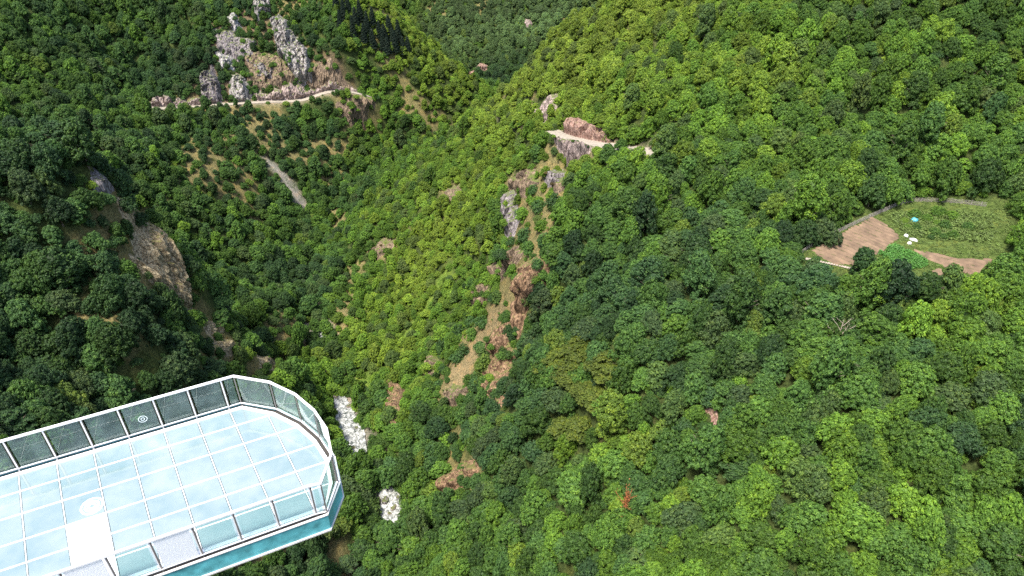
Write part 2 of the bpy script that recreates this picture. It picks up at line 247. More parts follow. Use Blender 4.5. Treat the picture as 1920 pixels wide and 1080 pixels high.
# ---------------------------------------------------------------- the ground: a smooth sheet through the surveyed points
A = np.array(CTRL, float)
def tps_fit(A, lam=1.5e-3):
    X = A[:, :2]/100.; n = len(X)
    r2 = ((X[:, None]-X[None])**2).sum(-1); K = .5*r2*np.log(r2+1e-12)
    M = np.zeros((n+3, n+3)); M[:n, :n] = K+np.eye(n)*lam; M[:n, n] = 1; M[:n, n+1:] = X; M[n:, :n] = M[:n, n:].T
    return np.linalg.solve(M, np.r_[A[:, 2], 0, 0, 0])
TW = tps_fit(A)
def tps(x, y):
    sh = np.shape(x); q = np.stack([np.ravel(x), np.ravel(y)], 1)/100.; out = np.zeros(len(q))
    for s in range(0, len(q), 20000):
        r2 = ((q[s:s+20000, None]-A[None, :, :2]/100.)**2).sum(-1)
        out[s:s+20000] = (.5*r2*np.log(r2+1e-12))@TW[:-3]+TW[-3]+q[s:s+20000]@TW[-2:]
    return out.reshape(sh)
GS = 2.0
GX = np.arange(-330, 331, GS); GY = np.arange(-60, 751, GS)
XX, YY = np.meshgrid(GX, GY)
HH = tps(XX, YY)
river = smooth_line([(-78, 262)]+PTS['river']+[(-34, 80), (-22, 50), (-20, 10), (-24, -58)], 1.0)
river_z = tps(river[:, 0], river[:, 1])
river_z = np.minimum.accumulate(river_z)
k_ = np.ones(15)/15; river_z = np.convolve(np.pad(river_z, 7, 'edge'), k_, 'valid')
roadL = smooth_line([(-215, 262), (-190, 270)]+PTS['road_left'][1:8]+[(-68, 346)], 1.0)
roadR = smooth_line([(-12, 274)]+PTS['road_right'][:9]+[(54, 178), (60, 184)], 1.0)
def road_z(r, w=25):
    z = tps(r[:, 0], r[:, 1]); return np.convolve(np.pad(z, w//2, 'edge'), np.ones(w)/w, 'valid')
roadL_z = road_z(roadL); roadR_z = road_z(roadR)
flat = np.ones_like(HH)
fieldpoly = BARE[18][2]
fd, _ = edge_dist(XX, YY, fieldpoly); fi = in_poly(XX, YY, fieldpoly)
flat *= np.where(fi, 0, sstep(0, 8, fd))
HH = HH+flat*(3.4*fbm(XX/34, YY/34, 3)+1.9*(1-2*np.abs(fbm(XX/13+9, YY/13, 3)))+.5*fbm(XX/4, YY/4, 2))
HH -= flat*1.0
def carve(line, z, half, blend, drop):
    global HH
    m = (XX > line[:, 0].min()-30) & (XX < line[:, 0].max()+30) & (YY > line[:, 1].min()-30) & (YY < line[:, 1].max()+30)
    d, p = edge_dist(XX[m], YY[m], line[::3], False)
    zz = np.interp(p*3, np.arange(len(z)), z)-drop
    w = 1-sstep(half, half+blend, d)
    h = HH[m]; HH[m] = h*(1-w)+zz*w
carve(river, river_z, 3.6, 6, .9)
carve(roadL, roadL_z, 3.0, 4, .12)
carve(roadR, roadR_z, 3.6, 4, .12)
def ground(x, y):
    i = np.clip((np.asarray(x, float)-GX[0])/GS, 0, len(GX)-1.001); j = np.clip((np.asarray(y, float)-GY[0])/GS, 0, len(GY)-1.001)
    i0 = i.astype(int); j0 = j.astype(int); a = i-i0; b = j-j0
    return (HH[j0, i0]*(1-a)+HH[j0, i0+1]*a)*(1-b)+(HH[j0+1, i0]*(1-a)+HH[j0+1, i0+1]*a)*b
def gz(x, y): return float(ground(x, y))
def to_px(x, y, z):
    """where a point falls in the 1920x1080 photograph (only used to sort trees by size in view and to word labels)"""
    z = np.asarray(z, float)-CZ
    dep = np.asarray(y)*math.cos(PITCH)-z*math.sin(PITCH); up = np.asarray(y)*math.sin(PITCH)+z*math.cos(PITCH)
    dep = np.where(dep < 1, 1, dep)
    return 960+FPX*np.asarray(x)/dep, 540-FPX*up/dep, dep

# ---------------------------------------------------------------- materials
def new_mat(name):
    m = bpy.data.materials.new(name); m.use_nodes = True; nt = m.node_tree; nt.nodes.clear()
    out = nt.nodes.new('ShaderNodeOutputMaterial')
    def N(t, **k):
        n = nt.nodes.new(t)
        for a, b in k.items(): setattr(n, a, b)
        return n
    return m, nt, N, (lambda a, b: nt.links.new(a, b)), out
def ramp(N, stops):
    r = N('ShaderNodeValToRGB'); e = r.color_ramp.elements
    while len(e) < len(stops): e.new(.5)
    for q, (p, c) in zip(e, stops): q.position = p; q.color = (*c, 1)
    return r
def simple(name, col, rough=.5, metal=0., noise=.12, nscale=3., bump=.0, ior=1.45, rough_var=.1):
    m, nt, N, L, out = new_mat(name)
    b = N('ShaderNodeBsdfPrincipled'); b.inputs['Metallic'].default_value = metal; b.inputs['IOR'].default_value = ior
    g = N('ShaderNodeNewGeometry'); nz = N('ShaderNodeTexNoise'); nz.inputs['Scale'].default_value = nscale; nz.inputs['Detail'].default_value = 6
    L(g.outputs['Position'], nz.inputs['Vector'])
    r = ramp(N, [(.3, tuple(c*(1-noise) for c in col)), (.7, tuple(min(1, c*(1+noise)) for c in col))])
    L(nz.outputs[0], r.inputs[0]); L(r.outputs[0], b.inputs['Base Color'])
    mr = N('ShaderNodeMapRange'); mr.inputs['To Min'].default_value = max(0.02, rough-rough_var); mr.inputs['To Max'].default_value = rough+rough_var
    L(nz.outputs[0], mr.inputs[0]); L(mr.outputs[0], b.inputs['Roughness'])
    if bump:
        bp = N('ShaderNodeBump'); bp.inputs['Strength'].default_value = bump; bp.inputs['Distance'].default_value = .1
        L(nz.outputs[0], bp.inputs['Height']); L(bp.outputs[0], b.inputs['Normal'])
    L(b.outputs[0], out.inputs[0]); return m

def leaf_mat(name, trans=.3):
    m, nt, N, L, out = new_mat(name)
    t = N('ShaderNodeAttribute', attribute_type='INSTANCER', attribute_name='tint')
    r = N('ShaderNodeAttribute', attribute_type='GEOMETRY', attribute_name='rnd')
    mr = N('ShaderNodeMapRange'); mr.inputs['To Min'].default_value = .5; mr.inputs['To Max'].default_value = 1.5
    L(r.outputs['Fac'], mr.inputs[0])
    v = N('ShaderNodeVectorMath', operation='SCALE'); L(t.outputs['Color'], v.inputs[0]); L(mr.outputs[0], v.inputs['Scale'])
    # a few leaves turn yellower
    mx = N('ShaderNodeMix', data_type='RGBA', blend_type='MULTIPLY'); mx.inputs[7].default_value = (1.45, 1.12, .65, 1)
    m2 = N('ShaderNodeMath', operation='POWER'); m2.inputs[1].default_value = 3
    L(r.outputs['Fac'], m2.inputs[0]); L(m2.outputs[0], mx.inputs[0]); L(v.outputs[0], mx.inputs[6])
    d = N('ShaderNodeBsdfPrincipled'); d.inputs['Roughness'].default_value = .55; d.inputs['Specular IOR Level'].default_value = .25
    tr = N('ShaderNodeBsdfTranslucent'); s = N('ShaderNodeMixShader'); s.inputs[0].default_value = trans
    L(mx.outputs[2], d.inputs['Base Color']); L(mx.outputs[2], tr.inputs[0])
    L(d.outputs[0], s.inputs[1]); L(tr.outputs[0], s.inputs[2]); L(s.outputs[0], out.inputs[0])
    return m
M_LEAF = leaf_mat('leaf', .28)
M_BARK = simple('bark', (.14, .11, .085), .85, noise=.3, nscale=5, bump=.4)
M_DEADBARK = simple('dead_wood', (.26, .22, .17), .85, noise=.25, nscale=4)
M_RUSTLEAF = simple('rust_leaf', (.27, .09, .03), .7, noise=.35, nscale=3)

def ground_mat():
    m, nt, N, L, out = new_mat('ground')
    col = N('ShaderNodeAttribute', attribute_type='GEOMETRY', attribute_name='soil')
    g = N('ShaderNodeNewGeometry')
    n1 = N('ShaderNodeTexNoise'); n1.inputs['Scale'].default_value = .35; n1.inputs['Detail'].default_value = 9; n1.inputs['Roughness'].default_value = .7
    n2 = N('ShaderNodeTexNoise'); n2.inputs['Scale'].default_value = 1.7; n2.inputs['Detail'].default_value = 8; n2.inputs['Roughness'].default_value = .75
    L(g.outputs['Position'], n1.inputs['Vector']); L(g.outputs['Position'], n2.inputs['Vector'])
    r1 = ramp(N, [(.3, (.45, .55, .35)), (.5, (1, 1, 1)), (.7, (1.45, 1.2, .95))]); L(n1.outputs[0], r1.inputs[0])
    r2 = ramp(N, [(.34, (.35, .35, .33)), (.5, (1, 1, 1)), (.68, (1.6, 1.55, 1.4))]); L(n2.outputs[0], r2.inputs[0])
    a = N('ShaderNodeMix', data_type='RGBA', blend_type='MULTIPLY'); a.inputs[0].default_value = 1
    b = N('ShaderNodeMix', data_type='RGBA', blend_type='MULTIPLY'); b.inputs[0].default_value = 1
    L(col.outputs['Color'], a.inputs[6]); L(r1.outputs[0], a.inputs[7]); L(a.outputs[2], b.inputs[6]); L(r2.outputs[0], b.inputs[7])
    p = N('ShaderNodeBsdfPrincipled'); p.inputs['Roughness'].default_value = .95; p.inputs['Specular IOR Level'].default_value = .1
    L(b.outputs[2], p.inputs['Base Color'])
    bp = N('ShaderNodeBump'); bp.inputs['Strength'].default_value = .9; bp.inputs['Distance'].default_value = .6
    L(n2.outputs[0], bp.inputs['Height']); L(bp.outputs[0], p.inputs['Normal']); L(p.outputs[0], out.inputs[0])
    return m
M_GROUND = ground_mat()

def rock_mat(name, light, dark, grass=(.10, .13, .03), g_amt=.8, stretch=.35):
    m, nt, N, L, out = new_mat(name)
    g = N('ShaderNodeNewGeometry')
    mp = N('ShaderNodeMapping'); mp.inputs['Scale'].default_value = (1, 1, stretch); mp.inputs['Rotation'].default_value = (.25, .3, 0)
    L(g.outputs['Position'], mp.inputs[0])
    n1 = N('ShaderNodeTexNoise'); n1.inputs['Scale'].default_value = 1.3; n1.inputs['Detail'].default_value = 10; n1.inputs['Roughness'].default_value = .72
    n1.inputs['Distortion'].default_value = .6; L(mp.outputs[0], n1.inputs['Vector'])
    vo = N('ShaderNodeTexVoronoi', feature='DISTANCE_TO_EDGE'); vo.inputs['Scale'].default_value = .8; L(mp.outputs[0], vo.inputs['Vector'])
    r = ramp(N, [(.40, dark), (.48, tuple((a+b)/2 for a, b in zip(light, dark))), (.57, light)]); L(n1.outputs[0], r.inputs[0])
    cr = ramp(N, [(.0, (.35, .33, .32)), (.09, (1, 1, 1))]); L(vo.outputs[0], cr.inputs[0])
    mu = N('ShaderNodeMix', data_type='RGBA', blend_type='MULTIPLY'); mu.inputs[0].default_value = 1
    L(r.outputs[0], mu.inputs[6]); L(cr.outputs[0], mu.inputs[7])
    # grass and moss hold on the flat ledges
    sx = N('ShaderNodeSeparateXYZ'); L(g.outputs['Normal'], sx.inputs[0])
    n3 = N('ShaderNodeTexNoise'); n3.inputs['Scale'].default_value = .7; n3.inputs['Detail'].default_value = 6; L(g.outputs['Position'], n3.inputs['Vector'])
    ad = N('ShaderNodeMath', operation='ADD'); L(sx.outputs[2], ad.inputs[0]); L(n3.outputs[0], ad.inputs[1])
    gr = N('ShaderNodeMapRange'); gr.inputs['From Min'].default_value = 1.28; gr.inputs['From Max'].default_value = 1.42; gr.inputs['To Max'].default_value = g_amt
    L(ad.outputs[0], gr.inputs[0])
    mg = N('ShaderNodeMix', data_type='RGBA'); mg.inputs[7].default_value = (*grass, 1); L(gr.outputs[0], mg.inputs[0]); L(mu.outputs[2], mg.inputs[6])
    p = N('ShaderNodeBsdfPrincipled'); p.inputs['Roughness'].default_value = .9; p.inputs['Specular IOR Level'].default_value = .2
    L(mg.outputs[2], p.inputs['Base Color'])
    bp = N('ShaderNodeBump'); bp.inputs['Strength'].default_value = 1; bp.inputs['Distance'].default_value = .5
    L(n1.outputs[0], bp.inputs['Height']); L(bp.outputs[0], p.inputs['Normal']); L(p.outputs[0], out.inputs[0])
    return m
RM = {
 'grey': rock_mat('rock_grey', (.43, .40, .385), (.09, .08, .075), stretch=.2),
 'white': rock_mat('rock_white', (.55, .53, .52), (.15, .14, .14), stretch=.25),
 'dark': rock_mat('rock_dark', (.30, .265, .265), (.055, .05, .052), stretch=.2),
 'pink': rock_mat('rock_pink', (.42, .335, .305), (.12, .09, .085)),
 'pinkred': rock_mat('rock_pinkred', (.40, .27, .22), (.19, .10, .075), g_amt=.3),
 'brown': rock_mat('rock_brown', (.27, .20, .135), (.08, .06, .045), g_amt=.9),
 'ochre': rock_mat('rock_ochre', (.33, .215, .13), (.12, .07, .045), g_amt=.7),
 'tan': rock_mat('rock_tan', (.46, .38, .24), (.17, .125, .07), grass=(.16, .15, .045), stretch=.8),
}

# ---------------------------------------------------------------- terrain
soil = np.zeros(XX.shape+(4,), np.float32); soil[..., 3] = 1
soil[..., :3] = (.05, .07, .022)
CLS = {'crag': (.13, .10, .062), 'dry': (.165, .145, .065), 'soil': (.21, .165, .09), 'grass': (.11, .17, .03), 'scree': (.27, .25, .22)}
dens = np.ones(XX.shape)
pn = fbm(XX/9+4, YY/9, 3)*2.5
for nb, (c, d, poly) in enumerate(BARE):
    dd, _ = edge_dist(XX, YY, poly); ins = in_poly(XX, YY, poly); sd = np.where(ins, dd, -dd)+pn
    w = sstep(-1.5, 1.5, sd)
    soil[..., :3] = soil[..., :3]*(1-w[..., None])+np.array((.08, .115, .03) if nb == 18 else CLS[c])*w[..., None]
    dens = np.where(sd > 0, np.minimum(dens, d), dens)
# scattered dry patches
lf = sstep(-30, -60, XX)*sstep(190, 215, YY)*.11
ds = sstep(.28-lf, .46-lf, fbm(XX/16+70, YY/16+30, 4))*(1-sstep(-20, 40, XX-YY*.12))
soil[..., :3] = soil[..., :3]*(1-ds[..., None])+np.array(CLS['dry'])*ds[..., None]
dens = dens*(1-.75*ds)
for line, w0, w1, cl in ((river, 4, 7, (.22, .20, .17)), (roadL, 1.5, 4, (.26, .22, .16)), (roadR, 2.4, 5., (.28, .23, .17))):
    d, _ = edge_dist(XX, YY, line[::4], False); w = 1-sstep(w0, w1, d)
    soil[..., :3] = soil[..., :3]*(1-w[..., None])+np.array(cl)*w[..., None]
ny, nx = XX.shape
idx = np.arange(nx*ny).reshape(ny, nx)
Fq = np.stack([idx[:-1, :-1], idx[:-1, 1:], idx[1:, 1:], idx[1:, :-1]], -1).reshape(-1, 4)
terrain = mesh_np('terrain', np.stack([XX, YY, HH], -1).reshape(-1, 3), Fq, M_GROUND, smooth=True)
ca = terrain.data.color_attributes.new('soil', 'FLOAT_COLOR', 'POINT'); ca.data.foreach_set('color', soil.reshape(-1))
tag(terrain, 'steep mountain slopes of dry grass and brown soil under the forest', 'terrain', kind='structure')

# ---------------------------------------------------------------- river
def ribbon(line, z, half, nacross, name, mat, wob=.0, lift=0., zf=None, seed=0):
    t = np.gradient(line[:, :2], axis=0); t /= np.linalg.norm(t, axis=1)[:, None]; n = np.stack([-t[:, 1], t[:, 0]], 1)
    s = np.linspace(-1, 1, nacross); i = np.arange(len(line))
    half = np.asarray(half)+i*0.
    hl = half*(1+wob*fbm(i*.11+seed, i*0.+3, 3)); hr = half*(1+wob*fbm(i*.11+seed+50, i*0.+9, 3))
    hw = np.where(s[None] < 0, hl[:, None], hr[:, None])*s[None]
    P = line[:, None, :2]+n[:, None]*hw[..., None]
    Z = np.repeat(z[:, None], nacross, 1)+lift
    if zf is not None: Z = Z+zf(P[..., 0], P[..., 1])
    V = np.concatenate([P, Z[..., None]], -1).reshape(-1, 3)
    id_ = np.arange(len(line)*nacross).reshape(len(line), nacross)
    F = np.stack([id_[:-1, :-1], id_[:-1, 1:], id_[1:, 1:], id_[1:, :-1]], -1).reshape(-1, 4)[:, ::-1]
    return mesh_np(name, V, F, mat, smooth=True)
def water_mat():
    m, nt, N, L, out = new_mat('white_water')
    g = N('ShaderNodeNewGeometry'); n = N('ShaderNodeTexNoise'); n.inputs['Scale'].default_value = 1.0; n.inputs['Detail'].default_value = 9
    n.inputs['Roughness'].default_value = .68; n.inputs['Distortion'].default_value = 1.2; L(g.outputs['Position'], n.inputs['Vector'])
    r = ramp(N, [(.40, (.06, .07, .06)), (.49, (.24, .25, .23)), (.62, (.60, .60, .57))]); L(n.outputs[0], r.inputs[0])
    p = N('ShaderNodeBsdfPrincipled'); p.inputs['Roughness'].default_value = .35; L(r.outputs[0], p.inputs['Base Color'])
    bp = N('ShaderNodeBump'); bp.inputs['Strength'].default_value = .8; bp.inputs['Distance'].default_value = .3
    L(n.outputs[0], bp.inputs['Height']); L(bp.outputs[0], p.inputs['Normal']); L(p.outputs[0], out.inputs[0]); return m
rv = np.stack([np.interp(np.arange(0, len(river)-1, .5), np.arange(len(river)), river[:, k]) for k in (0, 1)], 1)
rvz = np.interp(np.arange(0, len(river)-1, .5), np.arange(len(river)), river_z)
ri_ = lambda p: int(np.argmin(np.hypot(river[:, 0]-p[0], river[:, 1]-p[1])))
rvis = np.zeros(len(river)); rvis[ri_(PTS['river'][3])-2:ri_(PTS['river'][5])+4] = 1; rvis[ri_(PTS['river'][7])-2:ri_(PTS['river'][8])+4] = 1
rvis = np.convolve(rvis, np.ones(7)/7, 'same')
rhalf = np.interp(np.arange(0, len(river)-1, .5), np.arange(len(river)), 1.1+2.1*rvis)
w_ = ribbon(rv, rvz, rhalf, 15, 'water', water_mat(), wob=.55, lift=-.35, zf=lambda x, y: .35*fbm(x/1.6, y/1.6, 3))
tag(w_, 'foaming white mountain river at the bottom of the gorge', 'river', kind='structure')

# ---------------------------------------------------------------- dirt roads
M_ROAD = simple('dirt_road', (.29, .255, .205), .95, noise=.28, nscale=1.2, bump=.3)
r1_ = ribbon(roadL, roadL_z, 1.6, 7, 'road', M_ROAD, wob=.3, lift=.06, zf=lambda x, y: .05*fbm(x/1.5, y/1.5, 2), seed=7)
tag(r1_, 'pale dirt road cut along the left mountain under grey cliffs', 'road', kind='structure')
r2_ = ribbon(roadR, roadR_z, 2.7, 7, 'road', M_ROAD, wob=.3, lift=.06, zf=lambda x, y: .05*fbm(x/1.5, y/1.5, 2), seed=2)
tag(r2_, 'pale dirt road bending round the right hillside', 'road', kind='structure')

# ---------------------------------------------------------------- rock outcrops
def cells(x, y, sc, seed, jitter=.9):
    """value of the nearest random cell and distance to it"""
    x = x/sc; y = y/sc; xi = np.floor(x).astype(int); yi = np.floor(y).astype(int)
    bd = np.full(x.shape, 9.); bv = np.zeros(x.shape)
    for a in (-1, 0, 1):
        for b in (-1, 0, 1):
            cx = xi+a; cy = yi+b
            h1 = _P[(cx+seed) & 255, (cy+seed*3) & 255]; h2 = _P[(cx+91+seed) & 255, (cy+17) & 255]; h3 = _P[(cx+33) & 255, (cy+133+seed) & 255]
            d = np.hypot(cx+.5+(h1-.5)*jitter-x, cy+.5+(h2-.5)*jitter-y)
            m = d < bd; bd = np.where(m, d, bd); bv = np.where(m, h3, bv)
    return bv, bd
RTOP = {}
def top_z(x, y):
    g = gz(x, y); return max(g, RTOP.get((int(x*1.5), int(y*1.5)), g)-.25)
def rock(color, height, label, poly, seed):
    P = np.array(poly); cx, cy = P.mean(0)
    x0, y0 = P.min(0)-1.5; x1, y1 = P.max(0)+1.5
    hx = (ground(cx+3, cy)-ground(cx-3, cy))/6; hy = (ground(cx, cy+3)-ground(cx, cy-3))/6; slf = min(math.sqrt(1+hx*hx+hy*hy), 2.6)
    st = (.45 if cy < 230 else .6)/min(slf, 1.7)
    gx, gy = np.meshgrid(np.arange(x0, x1, st), np.arange(y0, y1, st))
    d, _ = edge_dist(gx, gy, poly); sd = np.where(in_poly(gx, gy, poly), d, -d)+1.3*fbm(gx/3+seed, gy/3, 3)
    sd += .5
    e = 1.0
    hx = (ground(cx+3, cy)-ground(cx-3, cy))/6; hy = (ground(cx, cy+3)-ground(cx, cy-3))/6
    nrm = np.array([-hx*1.1, -hy*1.1-.25, 1.]); nrm /= np.linalg.norm(nrm)
    sl = math.atan2(hy, hx+1e-6); ca_, sa_ = math.cos(sl), math.sin(sl)
    al = gx*ca_+gy*sa_; ac = -gx*sa_+gy*ca_           # along the fall line / across it
    al = al*slf; v1, d1 = cells(al/2.2, ac, 2.6, seed); v2, d2 = cells(al/1.5, ac, 1.1, seed+7); v3, _ = cells(al, ac, .55, seed+3)
    w = sstep(0, 2.2, sd)
    for ln in (roadL, roadR): w = w*sstep(1.8, 4.0, edge_dist(gx, gy, ln[::4], False)[0])
    h = w*height*(.25+.55*v1+.22*v2+.10*v3)*(1-.25*d1)+w*.25*fbm(gx, gy, 3)
    h = np.where(sd < 0, -1.2*np.clip(-sd, 0, 1)-.1, h)
    V = np.stack([gx, gy, ground(gx, gy)], -1)+nrm*h[..., None]
    V[..., :2] += (rng.random(V.shape)[..., :2]-.5)*st*.5
    ny, nx = gx.shape; id_ = np.arange(nx*ny).reshape(ny, nx)
    keep = (sd > -1.1)
    kq = keep[:-1, :-1] | keep[1:, 1:] | keep[:-1, 1:] | keep[1:, :-1]
    a, b, c, d_ = id_[:-1, :-1][kq], id_[:-1, 1:][kq], id_[1:, 1:][kq], id_[1:, :-1][kq]
    F = np.concatenate([np.stack([a, b, c], -1), np.stack([a, c, d_], -1)])
    used = np.unique(F); mp = np.zeros(nx*ny, int); mp[used] = np.arange(len(used))
    V = V.reshape(-1, 3)[used]; org = np.array([cx, cy, gz(cx, cy)])
    for vx, vy, vz in V:
        kk = (int(vx*1.5), int(vy*1.5)); RTOP[kk] = max(RTOP.get(kk, -9), vz)
    o = mesh_np('rock_outcrop', V-org, mp[F], RM[color]); o.location = org
    tag(o, label, 'rock', 'bare rock outcrops on the slopes')
    return o
clear_pts = []
for i, (c, h, lab, poly) in enumerate(ROCKS):
    poly = [tuple(q) for q in (np.array(poly)-np.mean(poly, 0))*(1.0 if c == 'tan' else 1.22)+np.mean(poly, 0)]; rock(c, h*1.5, lab, poly, i*13+5)
    P = np.array(poly); m = P.mean(0)
    for q in list(P*.75+m*.25)+[m]: clear_pts.append((q[0], q[1], gz(*q)+h*.45))

nrock_pts = len(clear_pts)
def boulder(x, y, s, label, mat, squash=.7, name='boulder', group='boulders in and beside the river'):
    bm = bmesh.new(); bmesh.ops.create_icosphere(bm, subdivisions=3, radius=1)
    ph = [random.uniform(0, 9) for _ in range(4)]
    for v in bm.verts:
        c = v.co
        k = 1+.22*math.sin(c.x*2.3+ph[0])*math.cos(c.y*2.1+ph[1])+.12*math.sin(c.z*5+ph[2]+c.x*3)+.05*math.sin(c.y*11+ph[3])
        q = c*k; q = Vector([max(-.82, min(.86, t)) for t in q])
        v.co = (q.x*s*random.uniform(.99, 1.01), q.y*s*.8, q.z*s*squash)
    me = bpy.data.meshes.new(name); bm.to_mesh(me); bm.free(); me.materials.append(mat)
    o = bpy.data.objects.new(name, me); C.objects.link(o); o.location = (x, y, gz(x, y)+s*squash*.35); o.rotation_euler = (0, 0, random.uniform(0, 6))
    return tag(o, label, 'boulder', group)
bl = ['grey boulder splitting the upper rapids', 'dark boulder on the left side of the upper rapids', 'brown boulder at the top of the right river bank', 'big pale boulder where the river comes out of the trees',
 'low boulder under the trees at the narrow end of the upper rapids', 'round boulder on the right bank by the upper rapids', 'dark wet boulder at the head of the lower rapids', 'pale boulder right of the lower rapids',
 'flat boulder in the middle of the lower rapids', 'small dark boulder at the upper right of the lower rapids', 'boulder at the foot of the lower rapids', 'small brown boulder under the yellow-brown bluff',
 'pale stone on the right bank below the lower rapids', 'pale stone in the thin stream above the upper rapids', 'grey stone in the white foam of the lower rapids', 'small boulder beside the river bend']
for k, (x, y) in enumerate(PTS['boulders']):
    boulder(x, y, [1.1, .9, 1.3, 1.6, 1., 1.2, 1.5, 1.2, 1., .9, 1.3, 1., .9, 1.1, .8, 1.][k], bl[k], RM['dark' if k in (1, 6, 9) else ('brown' if k in (2, 11) else 'pink')])

# ---------------------------------------------------------------- garden terrace
def patch(poly, lift, mat, name, st=.35, zf=None):
    P = np.array(poly); x0, y0 = P.min(0)-st; x1, y1 = P.max(0)+st
    gx, gy = np.meshgrid(np.arange(x0, x1, st), np.arange(y0, y1, st)); d, _ = edge_dist(gx, gy, poly)
    sd = np.where(in_poly(gx, gy, poly), d, -d)+.5*fbm(gx/2, gy/2, 3)
    z = ground(gx, gy)+lift
    if zf is not None: z = z+zf(gx, gy)
    z = z-np.clip(.3-sd, 0, .5)*.6
    ny, nx = gx.shape; id_ = np.arange(nx*ny).reshape(ny, nx); k = sd > -.1; kq = k[:-1, :-1] & k[1:, 1:] & k[:-1, 1:] & k[1:, :-1]
    F = np.stack([id_[:-1, :-1][kq], id_[:-1, 1:][kq], id_[1:, 1:][kq], id_[1:, :-1][kq]], -1)
    used = np.unique(F); mp = np.zeros(nx*ny, int); mp[used] = np.arange(len(used))
    return mesh_np(name, np.stack([gx, gy, z], -1).reshape(-1, 3)[used], mp[F], mat, smooth=True)
M_SOIL = simple('tilled_soil', (.165, .112, .072), .95, noise=.38, nscale=.5, bump=.6)
fdir = np.array([.80, -.60])
fl = ['ploughed brown garden plot with furrows on the hillside terrace', 'narrow strip of bare brown soil right of the bean bed', 'lower brown soil plot at the right end of the terrace']
k = 0
for c, poly in FIELDS:
    if c in ('ploughed', 'soil'):
        o = patch(poly, .12, M_SOIL, 'field', st=.25, zf=lambda x, y: .13*np.sin((x*fdir[1]*-1+y*fdir[0])*2*math.pi/1.25)+.05*fbm(x/.8, y/.8, 2))
        tag(o, fl[k], 'field', kind='structure'); k += 1

# ---------------------------------------------------------------- tree building
def unit(v): return v/np.linalg.norm(v, axis=-1, keepdims=True)
def leaf_quads(P, Nn, size, asp=.62):
    n = len(P); r = unit(rng.normal(size=(n, 3))); t = unit(np.cross(Nn, r)); b = np.cross(Nn, t)
    s = (size*(.65+.7*rng.random(n)))[:, None]
    V = np.stack([P-t*s, P+b*s*asp+Nn*s*.15, P+t*s, P-b*s*asp+Nn*s*.15], 1).reshape(-1, 3)
    return V, np.arange(n*4).reshape(n, 4)
ICO = None
def ico(sub=2):
    bm = bmesh.new(); bmesh.ops.create_icosphere(bm, subdivisions=sub, radius=1)
    v = np.array([q.co[:] for q in bm.verts]); f = np.array([[q.index for q in t.verts] for t in bm.faces]); bm.free(); return v, f
ICO = ico(2)
def crown_mesh(name, lobes, clump_r, clump_gap, per, leaf, hull=.8, flat=1., seed=0, upbias=.35):
    """lobes: list of (centre, (rx,ry,rz)). Sprigs of leaves sit on the outside of the lobes."""
    Vs, Fs, Rs = [], [], []; off = 0
    cs = np.array([l[0] for l in lobes]); rs = np.array([l[1] for l in lobes])
    cl = []
    for c, r in zip(cs, rs):
        area = 4*math.pi*((r[0]*r[1]*r[2])**(2/3)); n = max(6, int(area/clump_gap**2))
        i = np.arange(n)+.5; ph = np.arccos(1-2*i/n); th = math.pi*(1+5**.5)*i+rng.random()*6
        d = np.stack([np.cos(th)*np.sin(ph), np.sin(th)*np.sin(ph), np.cos(ph)], 1)+rng.normal(size=(n, 3))*.12
        d = unit(d); p = c+d*r*(.93+.14*rng.random((n, 1)))
        q = (p[:, None]-cs[None])/rs[None]; inside = ((q**2).sum(-1) < .72).any(1)
        ok = ~inside & (d[:, 2] > -.55)
        cl.append(np.concatenate([p[ok], unit(d[ok]/r)], 1))
    cl = np.concatenate(cl)
    for p in cl:
        n = int(per*(.7+.6*rng.random())); cr = clump_r*(.75+.5*rng.random())
        d = unit(rng.normal(size=(n, 3))+p[3:]*.9+np.array([0, 0, .35]))
        P = p[:3]+d*cr*np.array([1, 1, flat])*(.55+.5*rng.random((n, 1)))
        Nn = unit(d+rng.normal(size=(n, 3))*.45+np.array([0, 0, upbias]))
        V, F = leaf_quads(P, Nn, leaf)
        base = rng.random()
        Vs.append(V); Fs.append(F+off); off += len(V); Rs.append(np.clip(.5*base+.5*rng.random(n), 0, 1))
    V = np.concatenate(Vs); F = np.concatenate(Fs); R = np.concatenate(Rs)
    # leafy inner mass (as quads with a doubled corner avoided: built as separate quads from icosphere triangles pairs)
    HV, HF = [], []; o2 = len(V)
    for c, r in zip(cs, rs):
        v = ICO[0]*r*hull*(1+.12*rng.normal(size=(len(ICO[0]), 1)))+c
        tri = v[ICO[1]]; mid = (tri[:, 0]+tri[:, 2])/2
        qv = np.stack([tri[:, 0], tri[:, 1], tri[:, 2], mid], 1).reshape(-1, 3)
        HV.append(qv); HF.append(np.arange(len(qv)).reshape(-1, 4)+o2); o2 += len(qv)
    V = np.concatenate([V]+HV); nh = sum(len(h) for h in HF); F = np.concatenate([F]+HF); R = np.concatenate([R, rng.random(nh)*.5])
    return V, F, R
def mk_crown(name, args, parent): 
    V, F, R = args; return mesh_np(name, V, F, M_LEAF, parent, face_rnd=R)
def dome_lobes(R, H, z0, n, rl, seed, lop=0.):
    r = np.random.default_rng(seed); L = [((0, 0, z0+H*.40), (R*.58, R*.58, H*.40))]
    st = [1+.22*r.normal() for _ in range(6)]               # the outline bulges unevenly
    for i in range(n):
        a = i*2.4+r.normal()*.25; t = math.sqrt((i+.6)/n)*(.9+.2*r.random())
        k = st[int(a/1.047) % 6]
        rr = R*.80*t*k; zz = z0+H*(.88-.74*t**2.2)+r.normal()*.28
        q = rl*math.exp(r.normal()*.25)
        L.append(((rr*math.cos(a)+lop*r.random(), rr*math.sin(a), zz), (q, q*(.8+.4*r.random()), q*(.7+.2*r.random()))))
    return L
